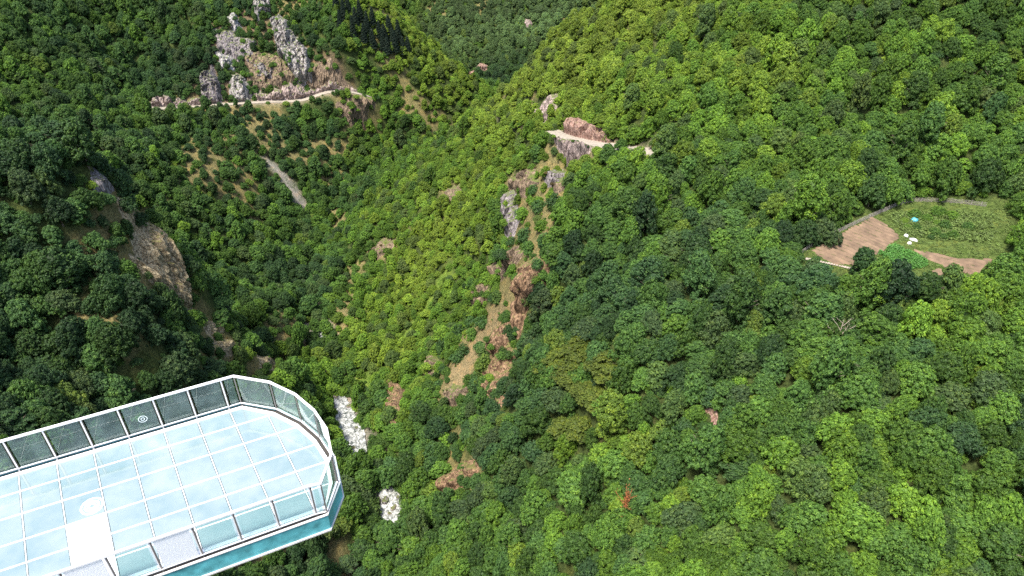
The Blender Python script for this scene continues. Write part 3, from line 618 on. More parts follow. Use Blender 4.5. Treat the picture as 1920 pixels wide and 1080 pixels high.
def trunk_mb(h, r, limbs, seed):
    rr = random.Random(seed); mb = MB(); tip = (rr.uniform(-.4, .4), rr.uniform(-.4, .4), h)
    mb.tube([(0, 0, -1.2), (0, 0, 0), (tip[0]*.4, tip[1]*.4, h*.5), tip], [r*1.5, r*1.15, r*.8, r*.4], 8)
    for k in range(limbs):
        a = k*2.4+rr.random(); z = h*rr.uniform(.4, .7); l = h*rr.uniform(.35, .55)
        p = Vector((tip[0]*.5, tip[1]*.5, z)); q = p+Vector((math.cos(a)*l*.5, math.sin(a)*l*.5, l*.45)); e = q+Vector((math.cos(a)*l*.4, math.sin(a)*l*.4, l*.3))
        mb.tube([p, q, e], [r*.5, r*.3, r*.12], 6)
    return mb
# ten kinds of crown; broadleaf diameters about 6 m at scale 1
KINDS = []
def add_kind(nm, cr, tr, bark=None): KINDS.append((nm, cr, tr))
CL = dict(clump_r=.50, clump_gap=.80, per=42, leaf=.165, hull=.70)
for s in range(4):
    add_kind('broadleaf_tree', crown_mesh('c', dome_lobes(2.9+.1*s, 5.0+.6*(s % 3), 1.0, 24+4*s, .82, 100+s), **CL), trunk_mb(4.5, .17, 5, s))
add_kind('broadleaf_tree', crown_mesh('c', dome_lobes(2.2, 7.0, 1.2, 24, .80, 201), **CL), trunk_mb(6, .17, 6, 5))           # tall
add_kind('broadleaf_tree', crown_mesh('c', dome_lobes(3.6, 4.2, 1.2, 34, .85, 202, .5), **CL), trunk_mb(4, .2, 6, 6))         # broad
# layered spreading tree
r_ = np.random.default_rng(77); LL = []
for i in range(30):
    a = r_.random()*6.28; t = math.sqrt(r_.random()); z = 2.2+4.2*(1-t**1.5)*(.35+.65*r_.random())
    LL.append(((3.2*t*math.cos(a), 3.2*t*math.sin(a), z), (1.1*(.7+.5*r_.random()), 1.0*(.7+.5*r_.random()), .26)))
add_kind('broadleaf_tree', crown_mesh('c', LL, clump_r=.5, clump_gap=.6, per=24, leaf=.16, flat=.45, upbias=1.1), trunk_mb(5.5, .2, 7, 7))
# bush
add_kind('bush', crown_mesh('c', [((0, 0, .7), (1.1, 1.0, .9)), ((.7, .3, .6), (.8, .8, .7)), ((-.6, .5, .6), (.8, .7, .75)), ((0, -.7, .55), (.8, .8, .6))], clump_r=.36, clump_gap=.5, per=22, leaf=.12), trunk_mb(1.0, .07, 4, 8))
add_kind('bush', crown_mesh('c', [((0, 0, .9), (.8, .9, 1.1)), ((.6, -.4, .6), (.7, .7, .6)), ((-.7, 0, .5), (.7, .8, .6))], clump_r=.36, clump_gap=.5, per=22, leaf=.12), trunk_mb(1.2, .07, 4, 9))
# conifer
LC = []
for i in range(46):
    z = 1.4+9.6*(i/46)**.9; R = 2.1*(1-(z-1.0)/11.2)+.12; a = i*2.4
    LC.append(((R*.62*math.cos(a), R*.62*math.sin(a), z-.12*R), (R*.55+.12, R*.55+.12, .42)))
add_kind('conifer', crown_mesh('c', LC, clump_r=.3, clump_gap=.5, per=20, leaf=.14, flat=.6, hull=.7, upbias=.1), trunk_mb(11, .2, 0, 10))
NB = 7            # broadleaf kinds 0..6, bush 7,8, conifer 9
KDIAM = [6.2, 6.4, 6.6, 6.8, 5.0, 7.6, 7.4, 2.6, 2.4, 4.2]

# ---------------------------------------------------------------- where the trees stand
SIZE = [((85, 110), 5.0), ((40, 100), 5.0), ((5, 110), 5.0), ((60, 85), 5.0), ((20, 150), 4.3), ((60, 150), 5.0), ((90, 190), 4.0), ((40, 230), 3.5), ((70, 250), 3.3), ((0, 270), 3.0), ((-30, 220), 3.1), ((-20, 190), 3.1), ((-50, 260), 3.2), ((-40, 170), 4.5),
 ((-90, 240), 4.3), ((-80, 200), 4.7), ((-110, 260), 4.3), ((-100, 300), 4.0), ((-150, 330), 4.0), ((-100, 350), 3.7), ((-50, 370), 3.3), ((-90, 130), 5.4), ((-110, 150), 5.0), ((-40, 130), 5.5), ((0, 430), 3.1), ((60, 480), 3.1), ((-60, 480), 3.2), ((100, 130), 5.0), ((130, 200), 3.8)]
YG, BG, MG, DG, OL, GG = (.120, .172, .022), (.068, .145, .018), (.046, .102, .022), (.024, .062, .020), (.098, .112, .024), (.060, .098, .040)
TINT = [((85, 110), .5), ((60, 90), .45), ((30, 100), .35), ((0, 115), .25), ((20, 135), .05), ((0, 150), .2), ((50, 150), .2), ((60, 130), .2), ((90, 150), .5), ((70, 190), .62), ((40, 200), .62), ((30, 250), 1.2), ((60, 260), 1.05), ((0, 275), 1.25), ((12, 283), 1.25), ((35, 285), 1.2), ((-30, 270), .75), ((-50, 265), .6), ((-35, 220), 1.),
 ((-20, 180), .6), ((-45, 190), .9), ((-60, 180), .5), ((-35, 140), .25), ((-80, 210), .25), ((-90, 240), .15), ((-110, 270), .2), ((-90, 310), .1), ((-150, 330), .1), ((-100, 360), .35), ((-60, 370), 1.15), ((-30, 385), 1.15), ((-45, 350), .9), ((-60, 400), .9), ((-75, 385), .8), ((-140, 370), .15), ((-95, 135), .05), ((-110, 150), .1), ((-75, 110), .1), ((20, 440), .45), ((20, 490), .6), ((60, 500), .4), ((-40, 500), .5), ((-6, 405), -.1), ((0, 580), -.3), ((-90, 620), -.3), ((-50, 340), .4), ((120, 200), .5), ((110, 120), .45)]
def idw(tab, x, y, p=3.):
    q = np.array([[a[0], a[1], v] for a, v in tab]); d = np.hypot(x[:, None]-q[None, :, 0], y[:, None]-q[None, :, 1])+2
    w = d**-p; return (w*q[None, :, 2]).sum(1)/w.sum(1)
def tint_for(t, r):
    """t -.2 .. 1: from dark bluish green to yellow green; r random per tree"""
    stops = [(-.3, (.020, .050, .020)), (0, (.032, .074, .026)), (.3, MG), (.65, (.078, .160, .020)), (1., (.118, .192, .023)), (1.4, (.140, .205, .030))]
    out = np.zeros((len(t), 3))
    for k in range(3): out[:, k] = np.interp(t, [s[0] for s in stops], [s[1][k] for s in stops])
    return out*1.22*(.64+.72*r)[:, None]
x0, x1, y0, y1 = -320, 320, 5, 560
NC = 200000
cx_ = rng.uniform(x0, x1, NC); cy_ = rng.uniform(y0, y1, NC)
cz_ = ground(cx_, cy_); px, py, dep = to_px(cx_, cy_, cz_+3)
view = (px > -260) & (px < 2180) & (py > -160) & (py < 2000)
slope = np.hypot((ground(cx_+1.5, cy_)-ground(cx_-1.5, cy_))/3, (ground(cx_, cy_+1.5)-ground(cx_, cy_-1.5))/3)
def blocked(x, y):
    b = np.zeros(len(x), bool)
    for c, h, n, poly in ROCKS: b |= in_poly(x, y, poly)
    for c, d, poly in BARE:
        if d == 0: b |= in_poly(x, y, poly)
    for line, w, p, i0, i1 in ((roadL, 3.2, PTS['road_left'], 1, 7), (roadR, 4.0, PTS['road_right'], 2, 7)):
        d, q = edge_dist(x, y, line[::4], False)
        a0 = np.argmin(np.hypot(line[:, 0]-p[i0][0], line[:, 1]-p[i0][1])); a1 = np.argmin(np.hypot(line[:, 0]-p[i1][0], line[:, 1]-p[i1][1]))
        b |= d < np.where((q*4 >= a0) & (q*4 <= a1), w, 1.0)
    d, p = edge_dist(x, y, river[::4], False); b |= d < .2+4.4*np.interp(p*4, np.arange(len(rvis)), rvis)
    return b
ok = view & ~blocked(cx_, cy_) & (rng.random(NC) < np.interp(dep, [0, 1], [1, 1]))
j = np.clip(((cy_-GY[0])/GS).astype(int), 0, len(GY)-1); i = np.clip(((cx_-GX[0])/GS).astype(int), 0, len(GX)-1)
ok &= (slope < 4.5) & ~((cy_ < 62) & (cz_ > 165))
dn = dens[j, i]
cx_, cy_, cz_, dn = cx_[ok], cy_[ok], cz_[ok], dn[ok]
size = idw(SIZE, cx_, cy_)*np.clip(np.exp(rng.normal(size=len(cx_))*.24), .5, 1.4)
size = np.where(dn < .6, size*.72, size)
# open lines of sight to the river, the roads and the rocks: no crown stands in front of them
def seg_pts(line, z, a, b, st, lift=.5): return [(line[k, 0], line[k, 1], z[k]+lift) for k in range(a, b, st)]
def near_idx(line, p): return int(np.argmin(np.hypot(line[:, 0]-p[0], line[:, 1]-p[1])))
a, b = near_idx(river, PTS['river'][3]), near_idx(river, PTS['river'][5]); clear_pts += seg_pts(river, river_z, a, b+3, 2)
a, b = near_idx(river, PTS['river'][7]), near_idx(river, PTS['river'][8]); clear_pts += seg_pts(river, river_z, a, b+1, 2)
a, b = near_idx(roadR, PTS['road_right'][2]), near_idx(roadR, PTS['road_right'][5]); clear_pts += seg_pts(roadR, roadR_z, a, b, 3)
a, b = near_idx(roadR, PTS['road_right'][6])-2, near_idx(roadR, PTS['road_right'][7]); clear_pts += seg_pts(roadR, roadR_z, a+2, b, 3)
a, b = near_idx(roadL, PTS['road_left'][1]), near_idx(roadL, PTS['road_left'][7]); clear_pts += seg_pts(roadL, roadL_z, a, b, 4)
for c, d, poly in BARE:
    if d == 0:
        P = np.array(poly); m = P.mean(0)
        for q in list(P*.85+m*.15)+list(P*.4+m*.6)+[m]:
            if to_px(q[0], q[1], 115)[0] < 1850: clear_pts.append((q[0], q[1], gz(*q)+.3))
for gx0 in np.arange(60, 112, 2.5):
    for gy0 in np.arange(115, 160, 2.5):
        if in_poly(np.array(gx0), np.array(gy0), fieldpoly) and to_px(gx0, gy0, 117)[0] < 1775: clear_pts.append((gx0, gy0, gz(gx0, gy0)+.3))
for (qx, qy), ql in zip(PTS['dead'][:2], (5., 4.)): clear_pts += [(qx, qy, gz(qx, qy)+ql), (qx, qy, gz(qx, qy)+ql+2.5)]
for q in PTS['spine']: clear_pts.append((q[0], q[1], gz(*q)+.5))
for i0, i1 in ((3, 5), (7, 8)):
    for k in range(near_idx(river, PTS['river'][i0]), near_idx(river, PTS['river'][i1])+2, 2):
        for dx in (-1.8, 1.8): clear_pts.append((river[k, 0]+dx, river[k, 1], river_z[k]+.4))
(q0, q1), (q2, q3) = PTS['fieldtrees']; clear_pts += [(q0, q1, gz(q0, q1)+2.5), (q0, q1, gz(q0, q1)+5), (q2-1.6, q3-.8, gz(q2, q3)+4), (q2-1.6, q3-.8, gz(q2, q3)+7), (q2-1.6, q3-.8, gz(q2, q3)+9.5)]
CP = np.array(clear_pts)      # leave out points that the ground itself hides
tq = np.linspace(.15, .985, 260)[:, None]
kp_ = ~((ground(CP[None, :, 0]*tq, CP[None, :, 1]*tq) > CZ+(CP[None, :, 2]-CZ)*tq+1.2).any(0)); nrock_pts = int(kp_[:nrock_pts].sum()); CP = CP[kp_]; CD = CP-np.array([0, 0, CZ]); CLN = np.linalg.norm(CD, axis=1); CU = CD/CLN[:, None]
def blocks_view(x, y, z, r, sl=slice(None)):
    Q = np.stack([x, y, z-CZ], 1); t = Q@CU[sl].T; d2 = (Q**2).sum(1)[:, None]-t*t
    return ((d2 < (r[:, None]*1.08)**2) & (t < CLN[None, sl]-.5) & (t > 5)).any(1)
bv = blocks_view(cx_, cy_, cz_+size*.55, size*.5)
keep = ~bv
cx_, cy_, cz_, dn, size = [q[keep] for q in (cx_, cy_, cz_, dn, size)]
sel = []; grid = {}
order = np.argsort(-size*(.7+.6*rng.random(len(size))))
for k in order:
    s = size[k]; r = s*.385/math.sqrt(max(dn[k], .18)); g = (int(cx_[k]//8), int(cy_[k]//8)); good = True
    for a in range(-1, 2):
        for b in range(-1, 2):
            for q in grid.get((g[0]+a, g[1]+b), ()):
                if (cx_[q]-cx_[k])**2+(cy_[q]-cy_[k])**2 < ((r+rr_[q])*.65)**2: good = False; break
            if not good: break
        if not good: break
    if good:
        if 'rr_' not in globals(): rr_ = np.zeros(len(size))
        rr_[k] = r; grid.setdefault(g, []).append(k); sel.append(k)
sel = np.array(sel)
TX, TY, TZ, TS, TD = cx_[sel], cy_[sel], cz_[sel]-.14*size[sel], size[sel], dn[sel]
print('trees', len(TX))
tt = idw(TINT, TX, TY)+fbm(TX/22, TY/22, 3)*.28+rng.normal(size=len(TX))*.16
TC = tint_for(tt, rng.random(len(TX)))
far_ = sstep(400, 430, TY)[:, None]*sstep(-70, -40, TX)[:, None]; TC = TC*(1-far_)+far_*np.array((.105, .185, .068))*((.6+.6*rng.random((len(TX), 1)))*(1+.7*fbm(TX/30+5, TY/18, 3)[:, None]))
gg = rng.random(len(TX)) < .035; TC[gg] = TC[gg]*.4+np.array((.13, .20, .03))*.6
gg = rng.random(len(TX)) < .11; TC[gg] = TC[gg]*.4+np.array(GG)*.6
TK = rng.choice(NB-1, len(TX), p=[.2, .2, .2, .18, .1, .12]); TK[rng.random(len(TX)) < .035] = 6
TR = rng.uniform(0, 6.28, len(TX)); TSC = TS/np.array(KDIAM)[TK]
TAX = np.exp(rng.normal(size=len(TX))*.13); TSZ = TSC*(.75+.65*rng.random(len(TX)))
for n, (x, y) in enumerate(PTS['olive']):       # a clump of olive-coloured layered trees
    d = np.hypot(TX-x, TY-y); q = np.argsort(d)[:2]
    TK[q] = 6; TC[q] = np.array((.082, .120, .019))*(.85+.3*rng.random((2, 1))); TSC[q] = 7.6/7.4; TSZ[q] = .95; TS[q] = 7.6

# ---------------------------------------------------------------- prototypes = the first individuals of their kind
def make_tree(kind, name=None):
    nm, cr, tr = KINDS[kind]
    root = empty(name or nm, (0, 0, 0))
    c = mk_crown('crown', cr, root); t = tr.build('trunk', M_BARK, root, smooth=True)
    return root, c, t
protos = {}
def place_tree(kind, x, y, z, sc, sz, rz, tint, label, cat, group, name=None):
    if kind not in protos:
        root, c, t = make_tree(kind, name); protos[kind] = (root, c, t)
    else:
        r0, c0, t0 = protos[kind]
        root = r0.copy(); C.objects.link(root); root.name = name or KINDS[kind][0]
        c = c0.copy(); C.objects.link(c); c.parent = root
        t = t0.copy(); C.objects.link(t); t.parent = root
    root.location = (x, y, z); root.rotation_euler = (0, 0, rz); root.scale = (sc, sc, sz)
    c['tint'] = [float(v) for v in tint]
    tag(root, label, cat, group)
    return root

# words for a tree's look and place
def look(kind, tint, s, asp=1.):
    r, g, b = tint; lum = .3*r+.6*g+.1*b
    col = 'olive' if r > g*.86 and lum > .05 else ('yellow-green' if r > g*.60 and lum > .085 else ('bright green' if lum > .085 else ('mid green' if lum > .056 else ('deep green' if lum > .04 else 'very dark green'))))
    shp = {4: 'tall', 5: 'broad', 6: 'layered'}.get(kind, 'low domed' if asp < .93 else ('high domed' if asp > 1.2 else 'domed'))
    sz = 'small ' if s < 4.6 else ('large ' if s > 8.0 else '')
    return f'{sz}{col} {shp} tree'
LAND = [('the glass deck tip', 620, 860), ('the lower rapids', 736, 950), ('the upper rapids', 652, 790), ('the tall red-brown rock wall', 945, 700), ('the yellow-brown river bluff', 745, 770), ('the small ochre face', 848, 900), ('the bare gully', 880, 690),
 ('the large ochre rock tower', 990, 540), ('the olive layered trees', 1095, 740), ('the rusty dead tree', 1168, 970), ('the pink rock among crowns', 1335, 790), ('the bleached dead tree', 1562, 640), ('the tall dark garden tree', 1665, 540), ('the ploughed plot', 1600, 455), ('the bottom edge midway', 960, 1070),
 ('the bottom under the rusty tree', 1200, 1070), ('the lower right corner', 1730, 1050), ('the right edge below the garden', 1750, 760), ('the bend of the right road', 1090, 268), ('the low end of the right road', 1215, 285), ('the near left ridge crag', 310, 510), ('the deck handrail', 300, 740),
 ('the left edge under the ridge', 165, 640), ('the middle of the lower right slope', 1480, 900), ('the middle of the right slope', 1320, 560), ('the centre right slope foot', 1330, 1030), ('the slope by the bleached tree', 1400, 700), ('the open corner under the deck', 450, 1060)]
def place_words(x, y):
    d = [(math.hypot((x-a)*.9, y-b), n, a, b) for n, a, b in LAND]; d.sort(); dd, n, a, b = d[0]
    far = 'close' if dd < 45 else ('' if dd < 90 else 'far')
    an = math.degrees(math.atan2(-(y-b), x-a)) % 360
    dr = ['right of', 'upper right of', 'above', 'upper left of', 'left of', 'lower left of', 'below', 'lower right of'][int((an+22.5)//45) % 8]
    return f'{far} {dr} {n}'.strip()

# ---------------------------------------------------------------- special trees
TG = 'broadleaf trees covering the slopes'
(fx, fy), (gx_, gy_) = PTS['fieldtrees']; gx_ -= 1.6; gy_ -= .8
place_tree(4, fx, fy, gz(fx, fy), .92, .82, .4, (.030, .075, .022), 'small round-headed dark green tree at the lower edge of the ploughed plot', 'tree', TG)
place_tree(4, gx_, gy_, gz(gx_, gy_), 1.35, 1.5, 2.0, (.019, .048, .018), 'tall very dark tree standing alone just below the garden terrace', 'tree', TG)
LCON = ['at the upper end', 'near the middle', 'at the lower end']
for n, (x, y) in enumerate(PTS['conifer']):
    pxx, pyy, _ = to_px(x, y, gz(x, y)); q = 0 if pxx < 675 else (1 if pxx < 720 else 2)
    place_tree(9, x, y, gz(x, y), random.uniform(.75, .98), random.uniform(.78, 1.1), random.uniform(0, 6), (.019, .038, .027),
        'dark pointed conifer %s of the conifer band on the left mountain crest' % LCON[q], 'conifer', 'dark conifers along the left mountain crest')
place_tree(0, 30.6, 188.2, gz(30.6, 188.2)-.5, .62, .62, 1., (.05, .12, .022), 'small tree in front of the right dirt road where its pale surface is interrupted', 'tree', TG)
# dead trees
def dead_tree(x, y, h, label, mat, leaves=None, seed=0):
    root = empty('dead_tree', (x, y, gz(x, y)), seed); rr = random.Random(seed); mb = MB()
    mb.tube([(0, 0, -1), (0, 0, h*.3), (.2, .1, h*.65), (.1, .3, h)], [.2, .16, .1, .03], 7)
    mb.build('trunk', mat, root, smooth=True)
    for k in range(9):
        a = k*2.4+rr.random(); z = h*(.35+.065*k); l = h*(.42-.03*k)
        b = MB(); p = Vector((.1, .1, z)); q = p+Vector((math.cos(a)*l*.5, math.sin(a)*l*.5, l*.4)); e = q+Vector((math.cos(a+.3)*l*.45, math.sin(a+.3)*l*.45, l*.35))
        b.tube([p, q, e], [.07, .05, .015], 5)
        for t in range(3):
            f = q.lerp(e, t/3); g = f+Vector((math.cos(a+1-t)*l*.25, math.sin(a+1-t)*l*.25, l*.18)); b.tube([f, g], [.03, .01], 4)
        b.build('branch', mat, root)
    if leaves:
        P = rng.normal(size=(500, 3))*np.array([.35, .35, h*.24])+np.array([0, 0, h*.66]); V, F = leaf_quads(P, unit(rng.normal(size=(500, 3))), .14)
        mesh_np('dead_foliage', V, F, leaves, root)
    return tag(root, label, 'dead tree')
(dx, dy), (ex, ey), (hx_, hy_) = PTS['dead']
dead_tree(dx, dy, 10.5, 'thin dead tree with rust-red leaves among the green crowns', M_RUSTLEAF, M_RUSTLEAF, 1)
dead_tree(ex, ey, 9.2, 'bleached bare dead tree on the slope left of the tall dark tree', M_DEADBARK, None, 2)

# individuals: the 300 that show largest
TCZ = TZ+TS*.55; ipx, ipy, idep = to_px(TX, TY, TCZ)
inf = (ipx > -20) & (ipx < 1940) & (ipy > -10) & (ipy < 1095)
near = np.where(inf, TS/idep, 0)
near[(TK == 6) & inf] *= 1.3
ind = np.argsort(-near)[:300-3]
isind = np.zeros(len(TX), bool); isind[ind] = True
for k in ind[np.argsort(ipx[ind])]:
    lab = look(TK[k], TC[k], TS[k], TSZ[k]/TSC[k])+' '+place_words(ipx[k], ipy[k])
    t_ = place_tree(int(TK[k]), TX[k], TY[k], TZ[k]-.15, TSC[k], TSZ[k], TR[k], TC[k], lab, 'tree', TG); t_.scale = (TSC[k]*TAX[k], TSC[k]/TAX[k], TSZ[k])
# bushes on the bare ribs
BSH = [(p, 'rib') for p in PTS['bushrib']]+[(p, 'left') for p in PTS['bushleft']]
for n, ((x, y), w) in enumerate(BSH):
    s = random.uniform(1.1, 1.9); t = tint_for(np.array([.12 if w == 'rib' else .05]), np.array([random.random()]))[0]
    a_, b_, _ = to_px(x, y, gz(x, y)+1)
    where = ('upper part' if b_ < 480 else ('middle' if b_ < 620 else 'lower part'))
    where = ('left of ' if a_ < {'rib': 955, 'left': 290}[w] else 'right of ')+where
    side = '%s of the bare rocky rib' % where if w == 'rib' else '%s of the bare left ridge' % where
    sd = 'dark rounded bush' if t[1] < .06 else 'green rounded bush'
    place_tree(7+n % 2, x, y, top_z(x, y)-.1, s, s*random.uniform(.9, 1.3), random.uniform(0, 6), t, f'{"large" if s > 1.5 else "small"} {sd} {side}', 'bush', 'bushes on the bare rock ribs')

# ---------------------------------------------------------------- the rest of the forest: one object
def scatter(name, X, Y, Z, SX, SZ, RZ, K, COL, kinds, AX=1.):
    me = bpy.data.meshes.new(name); n = len(X); me.vertices.add(n)
    me.vertices.foreach_set('co', np.stack([X, Y, Z], 1).astype(np.float32).ravel())
    def at(nm, tp, key, arr): q = me.attributes.new(nm, tp, 'POINT'); q.data.foreach_set(key, np.ascontiguousarray(arr).ravel())
    at('tint', 'FLOAT_VECTOR', 'vector', COL.astype(np.float32))
    at('siz', 'FLOAT_VECTOR', 'vector', np.stack([SX*AX, SX/AX, SZ], 1).astype(np.float32))
    at('rot', 'FLOAT_VECTOR', 'vector', np.stack([RZ*0, RZ*0, RZ], 1).astype(np.float32))
    lut = {k: i for i, k in enumerate(kinds)}
    at('var', 'INT', 'value', np.array([lut[int(k)] for k in K], np.int32))
    o = bpy.data.objects.new(name, me); C.objects.link(o)
    ng = bpy.data.node_groups.new(name, 'GeometryNodeTree')
    ng.interface.new_socket('Geometry', in_out='INPUT', socket_type='NodeSocketGeometry'); ng.interface.new_socket('Geometry', in_out='OUTPUT', socket_type='NodeSocketGeometry')
    N = ng.nodes.new; L = ng.links.new
    gi = N('NodeGroupInput'); go = N('NodeGroupOutput'); jo = N('GeometryNodeJoinGeometry'); L(jo.outputs[0], go.inputs[0])
    def nattr(nm, tp):
        a = N('GeometryNodeInputNamedAttribute'); a.data_type = tp; a.inputs[0].default_value = nm
        return next(s for s in a.outputs if s.enabled and s.name == 'Attribute')
    siz, rot, var = nattr('siz', 'FLOAT_VECTOR'), nattr('rot', 'FLOAT_VECTOR'), nattr('var', 'INT')
    for part in (1, 2):
        jj = N('GeometryNodeJoinGeometry')
        for k in reversed(kinds):
            oi = N('GeometryNodeObjectInfo'); oi.inputs[0].default_value = protos[k][part]; oi.inputs['As Instance'].default_value = True; oi.transform_space = 'ORIGINAL'
            L(oi.outputs['Geometry'], jj.inputs[0])
        ip = N('GeometryNodeInstanceOnPoints'); ip.inputs['Pick Instance'].default_value = True
        L(gi.outputs[0], ip.inputs['Points']); L(jj.outputs[0], ip.inputs['Instance']); L(var, ip.inputs['Instance Index'])
        er = N('FunctionNodeEulerToRotation'); L(rot, er.inputs[0]); L(er.outputs[0], ip.inputs['Rotation']); L(siz, ip.inputs['Scale'])
        L(ip.outputs[0], jo.inputs[0])
    md = o.modifiers.new('scatter', 'NODES'); md.node_group = ng
    return o
for k in range(NB+3):
    if k not in protos: raise RuntimeError('kind %d has no individual' % k)
r = ~isind
fo = scatter('forest', TX[r], TY[r], TZ[r]-.15, TSC[r], TSZ[r], TR[r], TK[r], TC[r], list(range(NB)), TAX[r])
tag(fo, 'closed green broadleaf forest on the farther slopes', 'forest', kind='stuff')
# undergrowth: low shrubs everywhere between and below the crowns
n = 34000
ux = rng.uniform(-300, 300, n); uy = rng.uniform(20, 540, n); uz = ground(ux, uy); uz = np.array([max(g, RTOP.get((int(x*1.5), int(y*1.5)), g)-.2) for x, y, g in zip(ux, uy, uz)]); a_, b_, dp_ = to_px(ux, uy, uz)
ok = (a_ > -120) & (a_ < 2040) & (b_ > -80) & (b_ < 1500)
for line, w in ((river, 3.6), (roadL, 2.0), (roadR, 2.8)):
    d, _ = edge_dist(ux, uy, line[::4], False); ok &= d > w
ok &= ~in_poly(ux, uy, fieldpoly)
for c, h, nme, poly in ROCKS: ok &= ~(in_poly(ux, uy, poly) & (rng.random(n) > (.5 if c in ('brown', 'tan') else .25)))
ok &= ~in_poly(ux, uy, BARE[12][2])
jj_ = np.clip(((uy-GY[0])/GS).astype(int), 0, len(GY)-1); ii_ = np.clip(((ux-GX[0])/GS).astype(int), 0, len(GX)-1)
du = dens[jj_, ii_]; ok &= rng.random(n) < np.where(du < .03, .3, np.where(du < .5, .62, .8))
ok &= ~((uy < 62) & (uz > 165))
ux, uy, uz, du = ux[ok], uy[ok], uz[ok], du[ok]
us = rng.uniform(.35, 1.0, len(ux))*np.where(du < .5, .45, 1.15)
ok = ~blocks_view(ux, uy, uz+us*.9, us*.7, slice(nrock_pts, None)); ux, uy, uz, us, du = ux[ok], uy[ok], uz[ok], us[ok], du[ok]
ut = idw(TINT, ux, uy)+rng.normal(size=len(ux))*.25+.1
uc = tint_for(ut, rng.random(len(ux))); dry = (du < .5) & (rng.random(len(ux)) < .35); uc[dry] = np.array((.12, .10, .04))*(.7+.6*rng.random((dry.sum(), 1)))
uo = scatter('undergrowth', ux, uy, uz-.1, us, us*rng.uniform(.7, 1.1, len(ux)), rng.uniform(0, 6, len(ux)), rng.choice([7, 8], len(ux)), uc, [7, 8])
tag(uo, 'low shrubs and saplings growing between the trees and on bare ground', 'undergrowth', kind='stuff')
print('undergrowth', len(ux))

# ---------------------------------------------------------------- crops, fence and odds and ends on the garden terrace
def crop_mesh(poly, n, rows, size, h, seed):
    P = np.array(poly); r = np.random.default_rng(seed); x0, y0 = P.min(0); x1, y1 = P.max(0)
    x = r.uniform(x0, x1, n); y = r.uniform(y0, y1, n)
    if rows:
        s = -x*fdir[1]+y*fdir[0]; t = x*fdir[0]+y*fdir[1]; s = np.round(s/rows)*rows+r.normal(size=n)*.1
        x = -s*fdir[1]+t*fdir[0]; y = s*fdir[0]+t*fdir[1]
    k = in_poly(x, y, poly); x, y = x[k], y[k]
    m = 16; X = np.repeat(x, m); Y = np.repeat(y, m); hh = np.repeat(h*(.5+r.random(len(x))), m)
    Q = np.stack([X, Y, ground(X, Y)+.1], 1)+r.normal(size=(len(X), 3))*np.array([.2, .2, 0])+np.stack([X*0, X*0, hh*r.random(len(X))], 1)
    return leaf_quads(Q, unit(r.normal(size=(len(X), 3))*.6+np.array([0, 0, 1])), size)
M_CROP = simple('crop_leaf', (.06, .17, .025), .6, noise=.35, nscale=1.5)
M_WEED = simple('weed_leaf', (.095, .145, .03), .7, noise=.45, nscale=.8)
for c, poly in FIELDS:
    if c == 'crops':
        V, F = crop_mesh(poly, 900, .8, .15, .45, 4)
        tag(mesh_np('bean_bed', V, F, M_CROP), 'bright green bed of leafy vegetables below the ploughed plot', 'vegetables', kind='stuff')
    if c == 'crops2':
        V, F = crop_mesh(poly, 1900, 0, .16, .5, 5)
        tag(mesh_np('garden_weeds', V, F, M_WEED), 'rough green weeds and potato plants right of the ploughed plot', 'weeds', kind='stuff')
V, F = crop_mesh(fieldpoly, 2600, 0, .11, .18, 6)
mid_ = V.reshape(-1, 4, 3).mean(1); kk_ = ~np.any([in_poly(mid_[:, 0], mid_[:, 1], p) for c, p in FIELDS if c in ('ploughed', 'soil')], axis=0)
V = V.reshape(-1, 4, 3)[kk_].reshape(-1, 3); F = np.arange(len(V)).reshape(-1, 4)
tag(mesh_np('meadow_grass', V, F, M_WEED), 'short rough grass round the garden plots', 'grass', kind='stuff')
# low bushes in the garden
for (x, y, s, t) in ((97, 147, .8, .5), (99, 143, .9, .3), (93, 143.5, .7, .3), (96, 141, .8, .35), (102, 146, .9, .6), (91.5, 146.5, .6, .8), (99, 139, .8, .4), (103, 141, .8, .3), (95, 149, 1.0, .4), (98, 144.5, .6, .7), (94.5, 139.5, .5, .2), (100, 148.5, 1.1, .5), (91, 144, .5, .6), (97, 139, .6, .3)):
    a_, b_, _ = to_px(x, y, gz(x, y))
    place_tree(7, x, y, gz(x, y), s, s, x, tint_for(np.array([t]), np.array([.5]))[0], 'low garden bush %s the blue tarpaulin among the weeds' % ('left of' if a_ < 1705 else ('below' if b_ > 425 else 'right of')), 'bush', 'bushes in the garden weeds')
# brushwood fence along the upper edge
M_FENCE = simple('weathered_wood', (.30, .27, .24), .9, noise=.25, nscale=4)
fl_ = smooth_line(PTS['fence'], 1.0, 2); fr = empty('fence', (fl_[0, 0], fl_[0, 1], gz(*fl_[0])))
tag(fr, 'grey weathered brushwood fence along the upper edge of the garden terrace', 'fence')
fo_ = np.array(fr.location)
for k in range(0, len(fl_), 2):
    x, y = fl_[k]; z = gz(x, y); b = MB(); ln = random.uniform(-.08, .08)
    b.tube([np.array((x, y, z-.3))-fo_, np.array((x+ln, y+ln, z+1.15+random.uniform(-.1, .15)))-fo_], [.06, .045], 6); b.build('post', M_FENCE, fr)
for lv in (.3, .65, 1.0):
    b = MB(); b.tube([np.array((x, y, gz(x, y)+lv+.05*math.sin(i*1.7+lv*9)))-fo_ for i, (x, y) in enumerate(fl_)], .03, 5); b.build('rail', M_FENCE, fr)
b = MB()
for i in range(0, (len(fl_)-1)*7):
    t = i/7; x = np.interp(t, range(len(fl_)), fl_[:, 0]); y = np.interp(t, range(len(fl_)), fl_[:, 1]); z = gz(x, y)
    b.bar(np.array((x+.05, y-.05, z))-fo_, np.array((x+random.uniform(-.12, .12), y+random.uniform(-.1, .1), z+random.uniform(.7, 1.15)))-fo_, .035)
